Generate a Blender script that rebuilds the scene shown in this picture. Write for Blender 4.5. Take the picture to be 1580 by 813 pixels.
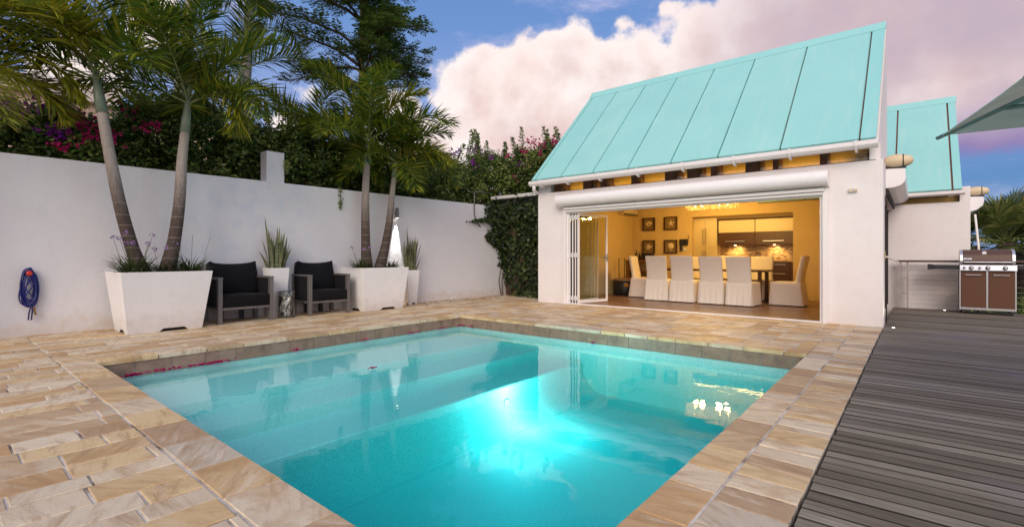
import bpy, math, random
from mathutils import Vector, Matrix
R = math.radians
random.seed(7)
scene = bpy.context.scene
for o in list(bpy.data.objects): bpy.data.objects.remove(o)
col = scene.collection

# ------------------------------------------------------------------ camera
cam_d = bpy.data.cameras.new('camera'); cam = bpy.data.objects.new('camera', cam_d); col.objects.link(cam)
cam.location = (0, 0, 1.08); cam.rotation_euler = (R(90), 0, R(39.8))
cam_d.sensor_width = 36; cam_d.lens = 36*750/1580; cam_d.shift_y = -11.5/1580
cam_d.clip_end = 3000; cam_d.clip_start = .05
scene.camera = cam

# ------------------------------------------------------------------ node helpers
class N:
    def __init__(s, tree): s.t = tree; s.n = tree.nodes; s.l = tree.links; s.n.clear()
    def a(s, typ, **kw):
        n = s.n.new(typ)
        for k, v in kw.items():
            if k.startswith('_'): n.inputs[k[1:]].default_value = v
            else: setattr(n, k, v)
        return n
    def set(s, sock, v):
        if isinstance(v, bpy.types.NodeSocket): s.l.new(v, sock)
        elif v is not None: sock.default_value = v
    def m(s, op, a, b=None, c=None, clamp=False):
        n = s.n.new('ShaderNodeMath'); n.operation = op; n.use_clamp = clamp
        s.set(n.inputs[0], a)
        if b is not None: s.set(n.inputs[1], b)
        if c is not None: s.set(n.inputs[2], c)
        return n.outputs[0]
    def vm(s, op, a, b=None, out=0):
        n = s.n.new('ShaderNodeVectorMath'); n.operation = op
        s.set(n.inputs[0], a)
        if b is not None:
            if op == 'SCALE': s.set(n.inputs['Scale'], b)
            else: s.set(n.inputs[1], b)
        return n.outputs[out]
    def mix(s, f, a, b, blend='MIX'):
        n = s.n.new('ShaderNodeMix'); n.data_type = 'RGBA'; n.blend_type = blend
        s.set(n.inputs[0], f)
        for i, v in ((6, a), (7, b)):
            if isinstance(v, tuple) and len(v) == 3: v = (*v, 1)
            s.set(n.inputs[i], v)
        return n.outputs[2]
    def ramp(s, f, stops, interp='LINEAR'):
        n = s.n.new('ShaderNodeValToRGB'); n.color_ramp.interpolation = interp
        e = n.color_ramp.elements
        while len(e) > 1: e.remove(e[-1])
        e[0].position = stops[0][0]; e[0].color = (*stops[0][1], 1)
        for p, c in stops[1:]:
            q = e.new(p); q.color = (*c, 1)
        s.set(n.inputs[0], f); return n.outputs[0]
    def rng(s, v, a, b, c=0., d=1., smooth=True):
        n = s.n.new('ShaderNodeMapRange'); n.interpolation_type = 'SMOOTHSTEP' if smooth else 'LINEAR'
        s.set(n.inputs[0], v)
        for i, q in enumerate((a, b, c, d)): n.inputs[i+1].default_value = q
        return n.outputs[0]
    def noise(s, vec, scale, detail=4, rough=.55, dist=0.):
        n = s.n.new('ShaderNodeTexNoise'); s.set(n.inputs['Vector'], vec)
        n.inputs['Scale'].default_value = scale; n.inputs['Detail'].default_value = detail
        n.inputs['Roughness'].default_value = rough; n.inputs['Distortion'].default_value = dist
        return n.outputs[0]
    def mapping(s, vec, scale=(1, 1, 1), rot=(0, 0, 0), loc=(0, 0, 0)):
        n = s.n.new('ShaderNodeMapping'); s.set(n.inputs[0], vec)
        n.inputs[1].default_value = loc; n.inputs[2].default_value = rot; n.inputs[3].default_value = scale
        return n.outputs[0]
    def bump(s, h, strength=.3, dist=.01):
        n = s.n.new('ShaderNodeBump'); n.inputs['Strength'].default_value = strength
        n.inputs['Distance'].default_value = dist; s.set(n.inputs['Height'], h); return n.outputs[0]

# ------------------------------------------------------------------ world
world = bpy.data.worlds.new('World'); scene.world = world; world.use_nodes = True
SUN_EL, SUN_AZ = 30, 152            # where the soft evening light comes from (behind the viewer)
def build_world():
    k = N(world.node_tree)
    tc = k.a('ShaderNodeTexCoord').outputs['Generated']
    d = k.vm('NORMALIZE', tc)
    sky = k.a('ShaderNodeTexSky', sky_type='NISHITA', sun_disc=False, sun_elevation=R(SUN_EL), sun_rotation=R(SUN_AZ))
    sky.ozone_density = 3.0; sky.air_density = 1.2; sky.dust_density = .5
    sep = k.a('ShaderNodeSeparateXYZ'); k.l.new(d, sep.inputs[0]); z = sep.outputs[2]
    def dirv(px, py):
        x = (px-790)/750; v = Vector((-math.sin(R(39.8))+x*math.cos(R(39.8)), math.cos(R(39.8))+x*math.sin(R(39.8)), (395-py)/750))
        return v.normalized()
    # clear sky: periwinkle above, saturated blue low
    nis = k.vm('SCALE', sky.outputs[0], .10)
    clear = k.ramp(z, [(0., (.01, .14, .48)), (.12, (.008, .12, .42)), (.28, (.27, .35, .66)), (.42, (.14, .27, .60)), (.6, (.10, .22, .54)), (1., (.10, .19, .46))])
    clear = k.mix(.25, clear, nis)
    nz = k.noise(d, 5.0, 8, .62); nz2 = k.noise(d, 16.0, 7, .6); nbig = k.noise(d, 2.2, 5, .55)
    wob = k.m('ADD', k.m('MULTIPLY', k.m('SUBTRACT', nz, .5), .085), k.m('MULTIPLY', k.m('SUBTRACT', nz2, .5), .07))
    vor = k.a('ShaderNodeTexVoronoi', feature='SMOOTH_F1'); k.l.new(d, vor.inputs['Vector']); vor.inputs['Scale'].default_value = 21
    wob = k.m('SUBTRACT', wob, k.m('MULTIPLY', k.m('SUBTRACT', vor.outputs['Distance'], .4), .05))
    best = None
    for px, py, r in ((738, 160, 84), (795, 150, 74), (872, 108, 72), (935, 120, 70), (1005, 128, 84), (1085, 85, 86), (1200, 60, 130), (1340, 40, 200), (1560, -20, 260),
                      (820, 230, 130), (960, 220, 140), (1100, 230, 190), (1260, 250, 200), (1900, -200, 420), (1500, 140, 110), (1850, 60, 200),
                      (530, 125, 26), (612, 190, 55), (440, 195, 34), (640, 260, 90), (834, 54, 5), (120, 120, 60), (230, 30, 50), (480, 140, 18)):
        v = dirv(px, py); rr = r/750*(v.normalized() @ dirv(790, 395))
        q = k.m('SUBTRACT', rr, k.vm('DISTANCE', d, tuple(v), out=1))
        best = q if best is None else k.m('MAXIMUM', best, q)
    q = k.m('ADD', best, wob)
    mask = k.rng(q, -.002, .016)
    # shading: bright lit rim, pink body, mauve underside
    body = k.rng(k.m('ADD', q, k.m('MULTIPLY', k.m('SUBTRACT', nz2, .5), .12)), 0., .16)
    ccol = k.mix(body, (.90, .82, .80), (.66, .49, .475))
    fine = k.rng(nz, .35, .7)
    ccol = k.mix(k.m('MULTIPLY', fine, .35), ccol, (.90, .66, .60))
    # mauve towards the right-hand side
    rgt = k.vm('DOT_PRODUCT', d, (math.cos(R(39.8)), math.sin(R(39.8)), 0), out=1)
    dark = k.m('MULTIPLY', k.rng(rgt, .22, .60), k.rng(k.m('ADD', nbig, k.m('MULTIPLY', rgt, .25)), .42, .72))
    ccol = k.mix(dark, ccol, (.47, .38, .46))
    low = k.m('MULTIPLY', k.rng(rgt, .5, .66), k.rng(k.m('ADD', z, k.m('MULTIPLY', k.m('SUBTRACT', nz, .5), .10)), .26, .15))
    ccol = k.mix(low, ccol, (.23, .17, .38))
    # a thin wispy veil over the blue
    wis = k.noise(k.mapping(d, (2.0, 2.0, 7.0), (0, .2, .3)), 2.4, 7, .62)
    clear = k.mix(k.m('MULTIPLY', k.rng(wis, .5, .8), .55), clear, (.75, .66, .82))
    cut = k.m('MULTIPLY', k.rng(rgt, .50, .62), k.rng(k.m('ADD', z, k.m('MULTIPLY', k.m('SUBTRACT', nz, .5), .08)), .175, .145))
    mask = k.m('MULTIPLY', mask, k.m('SUBTRACT', 1., cut))
    c = k.mix(mask, clear, ccol)
    # unseen bright glow added behind the viewer to light facing surfaces
    back = k.vm('DOT_PRODUCT', d, (math.sin(R(SUN_AZ)), math.cos(R(SUN_AZ)), .25), out=1)
    c = k.mix(k.rng(back, .0, .95), c, (1.25, 1.10, 1.06))
    c = k.mix(k.rng(z, -.02, -.12), c, (.06, .07, .06))
    bg = k.a('ShaderNodeBackground'); k.l.new(c, bg.inputs[0]); bg.inputs[1].default_value = 1.0
    out = k.a('ShaderNodeOutputWorld'); k.l.new(bg.outputs[0], out.inputs[0])
build_world()
sun_d = bpy.data.lights.new('sun', 'SUN'); sun_d.energy = 1.45; sun_d.angle = R(30); sun_d.color = (1, .89, .78)
sun = bpy.data.objects.new('sun', sun_d); col.objects.link(sun)
sd = Vector((math.sin(R(SUN_AZ))*math.cos(R(SUN_EL)), math.cos(R(SUN_AZ))*math.cos(R(SUN_EL)), math.sin(R(SUN_EL))))
sun.rotation_euler = sd.to_track_quat('Z', 'Y').to_euler(); sun.location = (6, -6, 8)
vs = scene.view_settings
scene.render.engine = 'CYCLES'
vs.view_transform = 'Standard'; vs.look = 'None'; vs.gamma = 1; vs.exposure = .22; vs.use_curve_mapping = False
scene.cycles.max_bounces = 8; scene.cycles.transparent_max_bounces = 24; scene.cycles.diffuse_bounces = 4
scene.cycles.caustics_reflective = False; scene.cycles.caustics_refractive = False
scene.cycles.sample_clamp_indirect = 4

# ------------------------------------------------------------------ materials
def newmat(name):
    m = bpy.data.materials.new(name); m.use_nodes = True; return m, N(m.node_tree)
def finish(k, color, rough=.6, bump=None, metal=0., spec=None, emis=None, estr=0., trans=None, coat=None, sub=None):
    p = k.a('ShaderNodeBsdfPrincipled')
    if isinstance(color, tuple) and len(color) == 3: color = (*color, 1)
    k.set(p.inputs['Base Color'], color); k.set(p.inputs['Roughness'], rough); k.set(p.inputs['Metallic'], metal)
    if spec is not None: p.inputs['Specular IOR Level'].default_value = spec
    if bump is not None: k.l.new(bump, p.inputs['Normal'])
    if coat: p.inputs['Coat Weight'].default_value = coat
    if emis is not None: p.inputs['Emission Color'].default_value = (*emis, 1); p.inputs['Emission Strength'].default_value = estr
    o = k.a('ShaderNodeOutputMaterial'); k.l.new(p.outputs[0], o.inputs[0]); return p
def obj_co(k): return k.a('ShaderNodeTexCoord').outputs['Object']
def isl(k): return k.a('ShaderNodeNewGeometry').outputs['Random Per Island']
def pos(k): return k.a('ShaderNodeNewGeometry').outputs['Position']

def plain(name, c, rough=.5, metal=0., var=.12, scale=14, bump=.05, **kw):
    m, k = newmat(name); co = obj_co(k); n = k.noise(co, scale, 5)
    cc = k.mix(n, tuple(x*(1-var) for x in c), tuple(min(1, x*(1+var)) for x in c))
    finish(k, cc, rough, k.bump(k.noise(co, scale*8, 3), bump, .004) if bump else None, metal, **kw); return m
def stucco(name, c, dirt=(.42, .34, .26), dirt_amt=.5, blue=0.):
    m, k = newmat(name); co = pos(k)
    n = k.noise(co, 1.1, 6, .6); n2 = k.noise(co, 60, 4, .6); n3 = k.noise(co, 7, 5, .6)
    cc = k.mix(n, tuple(x*.90 for x in c), tuple(min(1, x*1.06) for x in c))
    cc = k.mix(k.m('MULTIPLY', k.rng(n3, .45, .75), .12), cc, (.55, .52, .50))
    sp = k.a('ShaderNodeSeparateXYZ'); k.l.new(co, sp.inputs[0])
    # splash-back dirt just above the paving
    lo = k.rng(k.m('ADD', sp.outputs[2], k.m('MULTIPLY', k.m('SUBTRACT', n3, .5), .7)), .36, -.08)
    cc = k.mix(k.m('MULTIPLY', lo, dirt_amt), cc, dirt)
    # drip streaks
    st = k.noise(k.mapping(co, (9, 9, .5)), 2.2, 5, .6)
    cc = k.mix(k.m('MULTIPLY', k.rng(st, .56, .78), .10), cc, (.40, .36, .34))
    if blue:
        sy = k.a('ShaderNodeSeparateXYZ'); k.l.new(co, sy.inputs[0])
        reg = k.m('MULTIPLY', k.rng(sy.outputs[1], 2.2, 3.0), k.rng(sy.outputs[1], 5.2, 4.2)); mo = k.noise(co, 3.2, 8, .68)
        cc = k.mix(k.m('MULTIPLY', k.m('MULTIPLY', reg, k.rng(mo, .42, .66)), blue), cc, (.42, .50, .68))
    h = k.m('ADD', k.m('MULTIPLY', n2, .5), k.noise(co, 9, 3))
    finish(k, cc, .85, k.bump(h, .45, .008), spec=.25); return m

M = {}
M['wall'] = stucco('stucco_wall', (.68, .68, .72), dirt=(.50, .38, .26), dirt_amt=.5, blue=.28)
M['white'] = stucco('white_stucco', (.80, .76, .76), dirt_amt=.12)
M['planter'] = stucco('planter_paint', (.80, .79, .80), dirt_amt=.4)
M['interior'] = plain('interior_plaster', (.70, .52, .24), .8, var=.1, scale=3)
M['ochre'] = stucco('ochre_wall', (.34, .20, .10), dirt_amt=.3)
M['farhouse'] = stucco('far_house_wall', (.74, .52, .38), dirt_amt=.1)
M['cornice'] = plain('cornice', (.78, .66, .58), .7)
M['trim'] = plain('white_trim', (.80, .77, .77), .35, var=.04, bump=0)
M['gutter'] = plain('gutter_paint', (.74, .70, .71), .35, var=.07, bump=0)
M['shutter'] = plain('shutter_paint', (.80, .78, .80), .3, var=.05, scale=4, bump=0)
M['dark'] = plain('dark_gap', (.03, .022, .02), .8)
M['rafter'] = plain('rafter_wood', (.12, .05, .03), .7, var=.4)
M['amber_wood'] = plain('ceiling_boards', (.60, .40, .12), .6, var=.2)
M['silver'] = plain('brushed_steel', (.62, .62, .64), .3, 1., bump=0)
M['frame_grey'] = plain('anodised_frame', (.17, .155, .15), .45, .4, var=.15)
M['black'] = plain('black_plastic', (.015, .015, .017), .4)
M['tan'] = plain('cream_lamp_shell', (.62, .50, .33), .55, var=.1)
M['soil'] = plain('soil', (.05, .035, .025), .95, var=.4, bump=.6)
M['wood_dark'] = plain('dark_table_wood', (.06, .022, .012), .35, var=.3)
M['wood_mid'] = plain('sideboard_wood', (.22, .10, .04), .45, var=.3)
M['cream_door'] = plain('cream_cabinet', (.72, .62, .38), .35, var=.05, bump=0)
M['brown_door'] = plain('brown_cabinet', (.085, .038, .022), .35, var=.15)
M['hedge_stem'] = plain('woody_stem', (.10, .065, .045), .85, var=.35)
M['roof_under'] = plain('roof_joint', (.22, .085, .05), .6)
M['shell'] = plain('shell', (.70, .58, .38), .6, var=.15)
M['white_pipe'] = plain('white_pipe', (.78, .74, .72), .35, var=.05, bump=0)
M['blue_hose'] = plain('blue_hose', (.008, .014, .15), .35, var=.25)
M['red'] = plain('red_plastic', (.55, .03, .02), .4)
M['rail_wood'] = plain('rail_wood', (.075, .04, .035), .5, var=.3)
M['cable'] = plain('steel_cable', (.36, .33, .32), .45, .2)
M['ac'] = plain('air_conditioner', (.70, .58, .38), .4, var=.04, bump=0)
M['badge'] = plain('badge_white', (.75, .77, .80), .3, bump=0)
M['badge_blue'] = plain('badge_blue', (.02, .05, .35), .4, bump=0)
M['hinge_grey'] = plain('hinge', (.66, .65, .66), .4, bump=0)  # plain pale grey
M['ground'] = plain('dry_ground', (.10, .10, .05), .95, var=.5, scale=2, bump=.4)

def emis(name, c, s):
    m, k = newmat(name); e = k.a('ShaderNodeEmission'); e.inputs[0].default_value = (*c, 1); e.inputs[1].default_value = s
    o = k.a('ShaderNodeOutputMaterial'); k.l.new(e.outputs[0], o.inputs[0]); return m
M['bulb'] = emis('warm_bulb', (1, .62, .22), 22)
M['led'] = emis('led_lens', (1, .85, .7), 14)
M['pool_lens'] = emis('pool_lamp_lens', (.55, .95, 1.), 12)

def teal():
    m, k = newmat('teal_roof'); co = pos(k)
    n = k.noise(co, .9, 5, .6); st = k.noise(k.mapping(co, (6, .7, .7)), 1.6, 5)
    c = k.mix(n, (.275, .59, .56), (.345, .67, .635))
    c = k.mix(k.m('MULTIPLY', k.rng(st, .48, .74), .38), c, (.46, .66, .64))
    oi = k.a('ShaderNodeObjectInfo').outputs['Random']; c = k.mix(k.m('MULTIPLY', oi, .35), c, (.22, .58, .62))
    finish(k, c, k.rng(n, .3, .7, .34, .5), k.bump(k.noise(co, 1.1, 3), .25, .05), spec=.4); return m
M['teal'] = teal()

def stone():
    m, k = newmat('sandstone_paving'); g = k.a('ShaderNodeNewGeometry'); r = g.outputs['Random Per Island']; co = g.outputs['Position']
    wn = k.a('ShaderNodeTexWhiteNoise', noise_dimensions='1D'); k.l.new(r, wn.inputs['W'])
    off = k.vm('SCALE', wn.outputs['Color'], 40.)
    # each slab's bedding runs its own way
    vr = k.a('ShaderNodeVectorRotate', rotation_type='Z_AXIS'); k.l.new(co, vr.inputs['Vector'])
    k.l.new(k.m('MULTIPLY', k.m('SUBTRACT', wn.outputs['Value'], .5), 1.5), vr.inputs['Angle'])
    p = k.vm('ADD', vr.outputs[0], off)
    base = k.ramp(wn.outputs['Value'], [(0, (.50, .36, .22)), (.09, (.62, .44, .23)), (.18, (.66, .54, .38)), (.27, (.52, .33, .16)), (.35, (.70, .59, .43)), (.45, (.60, .49, .35)), (.54, (.66, .49, .27)),
                      (.62, (.64, .52, .37)), (.70, (.42, .29, .18)), (.76, (.68, .58, .43)), (.83, (.52, .45, .35)), (.90, (.58, .41, .22)), (1, (.72, .63, .50))], 'CONSTANT')
    streak = k.noise(k.mapping(p, (2.2, 11, 3)), 1.5, 8, .66, .35)
    c = k.mix(k.m('MULTIPLY', k.rng(streak, .46, .72), .75), base, (.34, .205, .105))
    s2 = k.noise(k.mapping(p, (3, 16, 3), loc=(7, 3, 1)), 1.1, 7, .65, .3)
    c = k.mix(k.m('MULTIPLY', k.rng(s2, .50, .74), .5), c, (.74, .66, .54))
    s3 = k.noise(p, 2.4, 5, .6)
    c = k.mix(k.m('MULTIPLY', k.rng(s3, .48, .70), .68), c, (.42, .25, .11))
    spk = k.noise(co, 90, 3, .6)
    c = k.mix(k.m('MULTIPLY', k.rng(spk, .5, .75), .25), c, (.20, .14, .10))
    blot = k.noise(p, 7, 6, .7); c = k.mix(k.m('MULTIPLY', k.rng(blot, .58, .72), .45), c, (.20, .13, .085))
    damp = k.noise(co, .8, 4)
    c = k.mix(k.m('MULTIPLY', k.rng(damp, .52, .75), .25), c, (.22, .15, .10))
    h = k.m('ADD', k.m('MULTIPLY', streak, .7), k.m('MULTIPLY', spk, .2))
    finish(k, c, k.rng(streak, .3, .7, .42, .66), k.bump(h, .5, .006), spec=.35); return m
M['stone'] = stone()
def grout():
    m, k = newmat('grout'); co = pos(k); n = k.noise(co, 3, 6, .65)
    c = k.ramp(n, [(.36, (.14, .105, .085)), (.47, (.48, .43, .38)), (.62, (.68, .63, .55))])
    finish(k, c, .9, k.bump(k.noise(co, 120, 3), .4, .003)); return m
M['grout'] = grout()
def deck():
    m, k = newmat('weathered_deck'); g = k.a('ShaderNodeNewGeometry'); r = g.outputs['Random Per Island']; co = g.outputs['Position']
    wn = k.a('ShaderNodeTexWhiteNoise', noise_dimensions='1D'); k.l.new(r, wn.inputs['W'])
    p = k.vm('ADD', co, k.vm('SCALE', wn.outputs['Color'], 30.))
    gr = k.noise(k.mapping(p, (1.1, 46, 8)), 1.8, 9, .74, .5)
    pat = k.noise(co, .9, 5, .6)
    c = k.ramp(k.m('ADD', k.m('MULTIPLY', gr, .82), k.m('MULTIPLY', r, .16)), [(.26, (.035, .028, .020)), (.42, (.12, .10, .075)), (.58, (.24, .212, .170)), (.74, (.46, .42, .355))])
    c = k.mix(k.m('MULTIPLY', k.rng(pat, .5, .72), .45), c, (.22, .215, .25))
    c = k.mix(k.m('MULTIPLY', k.rng(pat, .45, .25), .4), c, (.10, .065, .055))
    # fine anti-slip grooves run with the grain
    sp = k.a('ShaderNodeSeparateXYZ'); k.l.new(co, sp.inputs[0])
    gv = k.m('SINE', k.m('MULTIPLY', sp.outputs[1], 520.))
    h = k.m('ADD', gr, k.m('MULTIPLY', gv, .14))
    finish(k, c, k.rng(gr, .3, .7, .5, .7), k.bump(h, .6, .006), spec=.22); return m
M['deck'] = deck()
M['deck_edge'] = plain('shaded_board_edge', (.022, .018, .016), .9, var=.4)  # groove shade painted as near-black on board sides and chamfers
def basin():
    m, k = newmat('pebble_pool_finish'); co = pos(k)
    n = k.noise(co, 70, 4, .7); b = k.noise(co, 1.6, 4)
    c = k.ramp(n, [(.3, (.26, .66, .66)), (.5, (.52, .88, .88)), (.7, (.80, .97, .96))])
    c = k.mix(k.m('MULTIPLY', b, .25), c, (.40, .62, .62))
    finish(k, c, .7, k.bump(n, .3, .004)); return m
M['basin'] = basin()
def tileband():
    m, k = newmat('waterline_tile'); co = pos(k); n = k.noise(co, 6, 6, .65); n2 = k.noise(co, 40, 4)
    c = k.ramp(n, [(.3, (.17, .11, .075)), (.5, (.30, .20, .14)), (.7, (.38, .27, .20))])
    c = k.mix(k.m('MULTIPLY', isl(k), .35), c, (.19, .125, .09)); c = k.mix(k.m('MULTIPLY', n2, .4), c, (.12, .09, .07))
    finish(k, c, .5, k.bump(n2, .3, .004)); return m
M['tileband'] = tileband()
def water():
    m, k = newmat('pool_water'); g = k.a('ShaderNodeNewGeometry'); co = g.outputs['Position']
    h = k.m('ADD', k.noise(k.mapping(co, (1.0, 1.0, 1)), 2.6, 3, .5), k.m('MULTIPLY', k.noise(co, 11, 3), .16))
    b = k.bump(h, .10, .02)
    fr = k.a('ShaderNodeFresnel'); k.l.new(k.m('SUBTRACT', 1.33, k.m('MULTIPLY', g.outputs['Backfacing'], 1.33-1/1.33)), fr.inputs['IOR']); k.l.new(b, fr.inputs['Normal'])
    sp = k.a('ShaderNodeSeparateXYZ'); k.l.new(g.outputs['True Normal'], sp.inputs[0])
    top = k.m('GREATER_THAN', k.m('ABSOLUTE', sp.outputs[2]), .5)
    spz = k.a('ShaderNodeSeparateXYZ'); k.l.new(co, spz.inputs[0]); hi = k.m('GREATER_THAN', spz.outputs[2], -.4)
    f = k.m('MULTIPLY', k.m('MULTIPLY', fr.outputs[0], top), hi)
    tr = k.a('ShaderNodeBsdfTransparent'); gl = k.a('ShaderNodeBsdfGlossy'); gl.inputs['Roughness'].default_value = .012
    gl.inputs['Color'].default_value = (1, 1, 1, 1); k.l.new(b, gl.inputs['Normal'])
    mx = k.a('ShaderNodeMixShader'); k.l.new(f, mx.inputs[0]); k.l.new(tr.outputs[0], mx.inputs[1]); k.l.new(gl.outputs[0], mx.inputs[2])
    va = k.a('ShaderNodeVolumeAbsorption'); va.inputs['Color'].default_value = (.0, .80, .81, 1); va.inputs['Density'].default_value = 1.25
    o = k.a('ShaderNodeOutputMaterial'); k.l.new(mx.outputs[0], o.inputs[0]); k.l.new(va.outputs[0], o.inputs['Volume']); return m
M['water'] = water()
def glass():
    m, k = newmat('window_glass')
    bf = k.a('ShaderNodeNewGeometry').outputs['Backfacing']; fr = k.a('ShaderNodeFresnel'); k.l.new(k.m('SUBTRACT', 1.5, k.m('MULTIPLY', bf, 1.5-1/1.5)), fr.inputs['IOR'])
    tr = k.a('ShaderNodeBsdfTransparent'); tr.inputs[0].default_value = (.90, .92, .89, 1); gl = k.a('ShaderNodeBsdfGlossy'); gl.inputs['Roughness'].default_value = .02
    mx = k.a('ShaderNodeMixShader'); k.l.new(k.m('MULTIPLY', fr.outputs[0], 1.1, clamp=True), mx.inputs[0]); k.l.new(tr.outputs[0], mx.inputs[1]); k.l.new(gl.outputs[0], mx.inputs[2])
    o = k.a('ShaderNodeOutputMaterial'); k.l.new(mx.outputs[0], o.inputs[0]); return m
M['glass'] = glass()
def leafmat(name, stops, rough=.5, trans=.25):
    m, k = newmat(name); r = isl(k); co = pos(k)
    c = k.ramp(r, stops)
    c = k.mix(k.m('MULTIPLY', k.rng(k.noise(co, 2.2, 3), .35, .7), .35), c, tuple(x*.55 for x in stops[0][1]))
    p = k.a('ShaderNodeBsdfPrincipled'); k.l.new(c, p.inputs['Base Color']); p.inputs['Roughness'].default_value = rough; p.inputs['Specular IOR Level'].default_value = .35
    t = k.a('ShaderNodeBsdfTranslucent'); k.l.new(c, t.inputs[0])
    mx = k.a('ShaderNodeMixShader'); mx.inputs[0].default_value = trans; k.l.new(p.outputs[0], mx.inputs[1]); k.l.new(t.outputs[0], mx.inputs[2])
    o = k.a('ShaderNodeOutputMaterial'); k.l.new(mx.outputs[0], o.inputs[0]); return m
M['hedge'] = leafmat('hedge_leaves', [(0, (.018, .042, .011)), (.45, (.055, .11, .020)), (.8, (.14, .22, .035)), (1, (.36, .40, .12))])
M['hedge_light'] = leafmat('young_hedge_leaves', [(0, (.07, .12, .02)), (.5, (.16, .23, .04)), (.9, (.27, .29, .08)), (1, (.42, .36, .17))])
M['ivy'] = leafmat('ivy_leaves', [(0, (.009, .020, .006)), (.65, (.028, .055, .013)), (1, (.12, .15, .04))])
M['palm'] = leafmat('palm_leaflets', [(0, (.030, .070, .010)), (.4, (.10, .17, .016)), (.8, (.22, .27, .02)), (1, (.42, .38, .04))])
M['palm_y'] = leafmat('yellow_palm_leaflets', [(0, (.14, .18, .012)), (.5, (.27, .30, .02)), (1, (.48, .42, .04))])  # brighter, yellower green than the other fronds
M['palm_dry'] = leafmat('dry_palm_leaflets', [(0, (.09, .05, .02)), (1, (.20, .12, .05))])
M['tree'] = leafmat('dark_tree_leaves', [(0, (.045, .09, .02)), (.6, (.13, .22, .045)), (1, (.28, .36, .08))])
M['grass'] = leafmat('strap_leaves', [(0, (.030, .055, .015)), (.6, (.06, .095, .03)), (1, (.14, .16, .06))])
M['fan'] = leafmat('fan_palm_leaves', [(0, (.05, .085, .02)), (.5, (.12, .16, .04)), (1, (.28, .27, .09))])
M['magenta'] = leafmat('magenta_bracts', [(0, (.45, .01, .16)), (.6, (.62, .02, .20)), (1, (.60, .03, .10))], .6, .35)
M['purple'] = leafmat('purple_bracts', [(0, (.20, .015, .33)), (1, (.40, .03, .42))], .6, .35)
M['lilac'] = leafmat('lilac_florets', [(0, (.30, .16, .42)), (1, (.48, .32, .60))], .6, .3)
M['dry_petal'] = leafmat('dried_petals', [(0, (.08, .012, .02)), (1, (.20, .04, .06))], .8, .1)
def sans():
    m, k = newmat('snake_plant_leaf'); co = pos(k)
    w = k.noise(k.mapping(co, (3, 3, 26)), 1.5, 4, .6, .5)
    c = k.mix(k.rng(w, .42, .6), (.045, .075, .035), (.15, .17, .09)); c = k.mix(k.m('MULTIPLY', isl(k), .5), c, (.20, .17, .07))
    finish(k, c, .45); return m
M['sans'] = sans()
def bark(name, a, b, ring=26.):
    m, k = newmat(name); co = pos(k); sp = k.a('ShaderNodeSeparateXYZ'); k.l.new(co, sp.inputs[0])
    n = k.noise(co, 5, 5); v = k.m('FRACT', k.m('ADD', k.m('MULTIPLY', sp.outputs[2], ring/4), k.m('MULTIPLY', n, .35)))
    ringm = k.rng(v, .90, .96); st = k.noise(k.mapping(co, (22, 22, 3)), 2, 6, .7)
    # young upper trunk is paler and greyer than the foot
    up = k.rng(sp.outputs[2], 1.5, 2.5)
    c = k.mix(up, a, b); c = k.mix(k.m('MULTIPLY', k.rng(st, .4, .7), k.m('SUBTRACT', 1., k.m('MULTIPLY', up, .75))), c, tuple(x*.55 for x in a)); c = k.mix(k.m('MULTIPLY', k.m('MULTIPLY', ringm, .6), k.rng(sp.outputs[2], 2.6, 1.8)), c, (.32, .27, .24))
    finish(k, c, .8, k.bump(k.m('ADD', ringm, st), .5, .01)); return m
M['bark'] = bark('palm_trunk', (.075, .05, .04), (.36, .31, .28))
M['crownshaft'] = plain('crownshaft', (.16, .20, .15), .45, var=.3, scale=6)
M['rachis'] = plain('frond_stalk', (.16, .19, .06), .5, var=.3)
def hammered():
    m, k = newmat('hammered_metal'); co = obj_co(k)
    v = k.a('ShaderNodeTexVoronoi', feature='SMOOTH_F1'); k.l.new(k.mapping(co, (1, 1, .55)), v.inputs['Vector']); v.inputs['Scale'].default_value = 15
    n = k.noise(co, 9, 5, .6, 1.2); h = k.m('ADD', v.outputs['Distance'], n)
    c = k.mix(k.rng(n, .4, .65), (.12, .13, .13), (.42, .43, .42))
    finish(k, c, .28, k.bump(h, 1., .05), 1.); return m
M['hammered'] = hammered()
def fabric(name, a, b, sc=260, bs=.35):
    m, k = newmat(name); co = obj_co(k)
    n = k.noise(co, sc, 2, .7); f = k.noise(co, 5, 4)
    c = k.mix(n, a, b); c = k.mix(k.m('MULTIPLY', f, .25), c, tuple(x*.7 for x in a))
    p = finish(k, c, .9, k.bump(k.m('ADD', k.m('MULTIPLY', n, .3), f), bs, .012), spec=.15); p.inputs['Sheen Weight'].default_value = .04; return m
M['black_fabric'] = fabric('black_cushion', (.004, .004, .005), (.011, .011, .014))
M['linen'] = fabric('linen_slipcover', (.74, .67, .60), (.86, .80, .72))
M['canopy'] = leafmat('grey_green_canopy', [(0, (.76, .77, .70)), (1, (.76, .77, .70))], .8, .5)
M['grill_brown'] = plain('copper_brown_enamel', (.095, .033, .012), .5, .0, var=.12, scale=30, bump=.02)
M['grill_lid'] = plain('lid_enamel', (.085, .042, .028), .42, .05, var=.1, scale=30, bump=.02)
M['panel'] = plain('control_panel', (.55, .56, .62), .3, .8, bump=0)
M['pole_green'] = plain('umbrella_rib', (.19, .22, .21), .45, .1)
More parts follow.
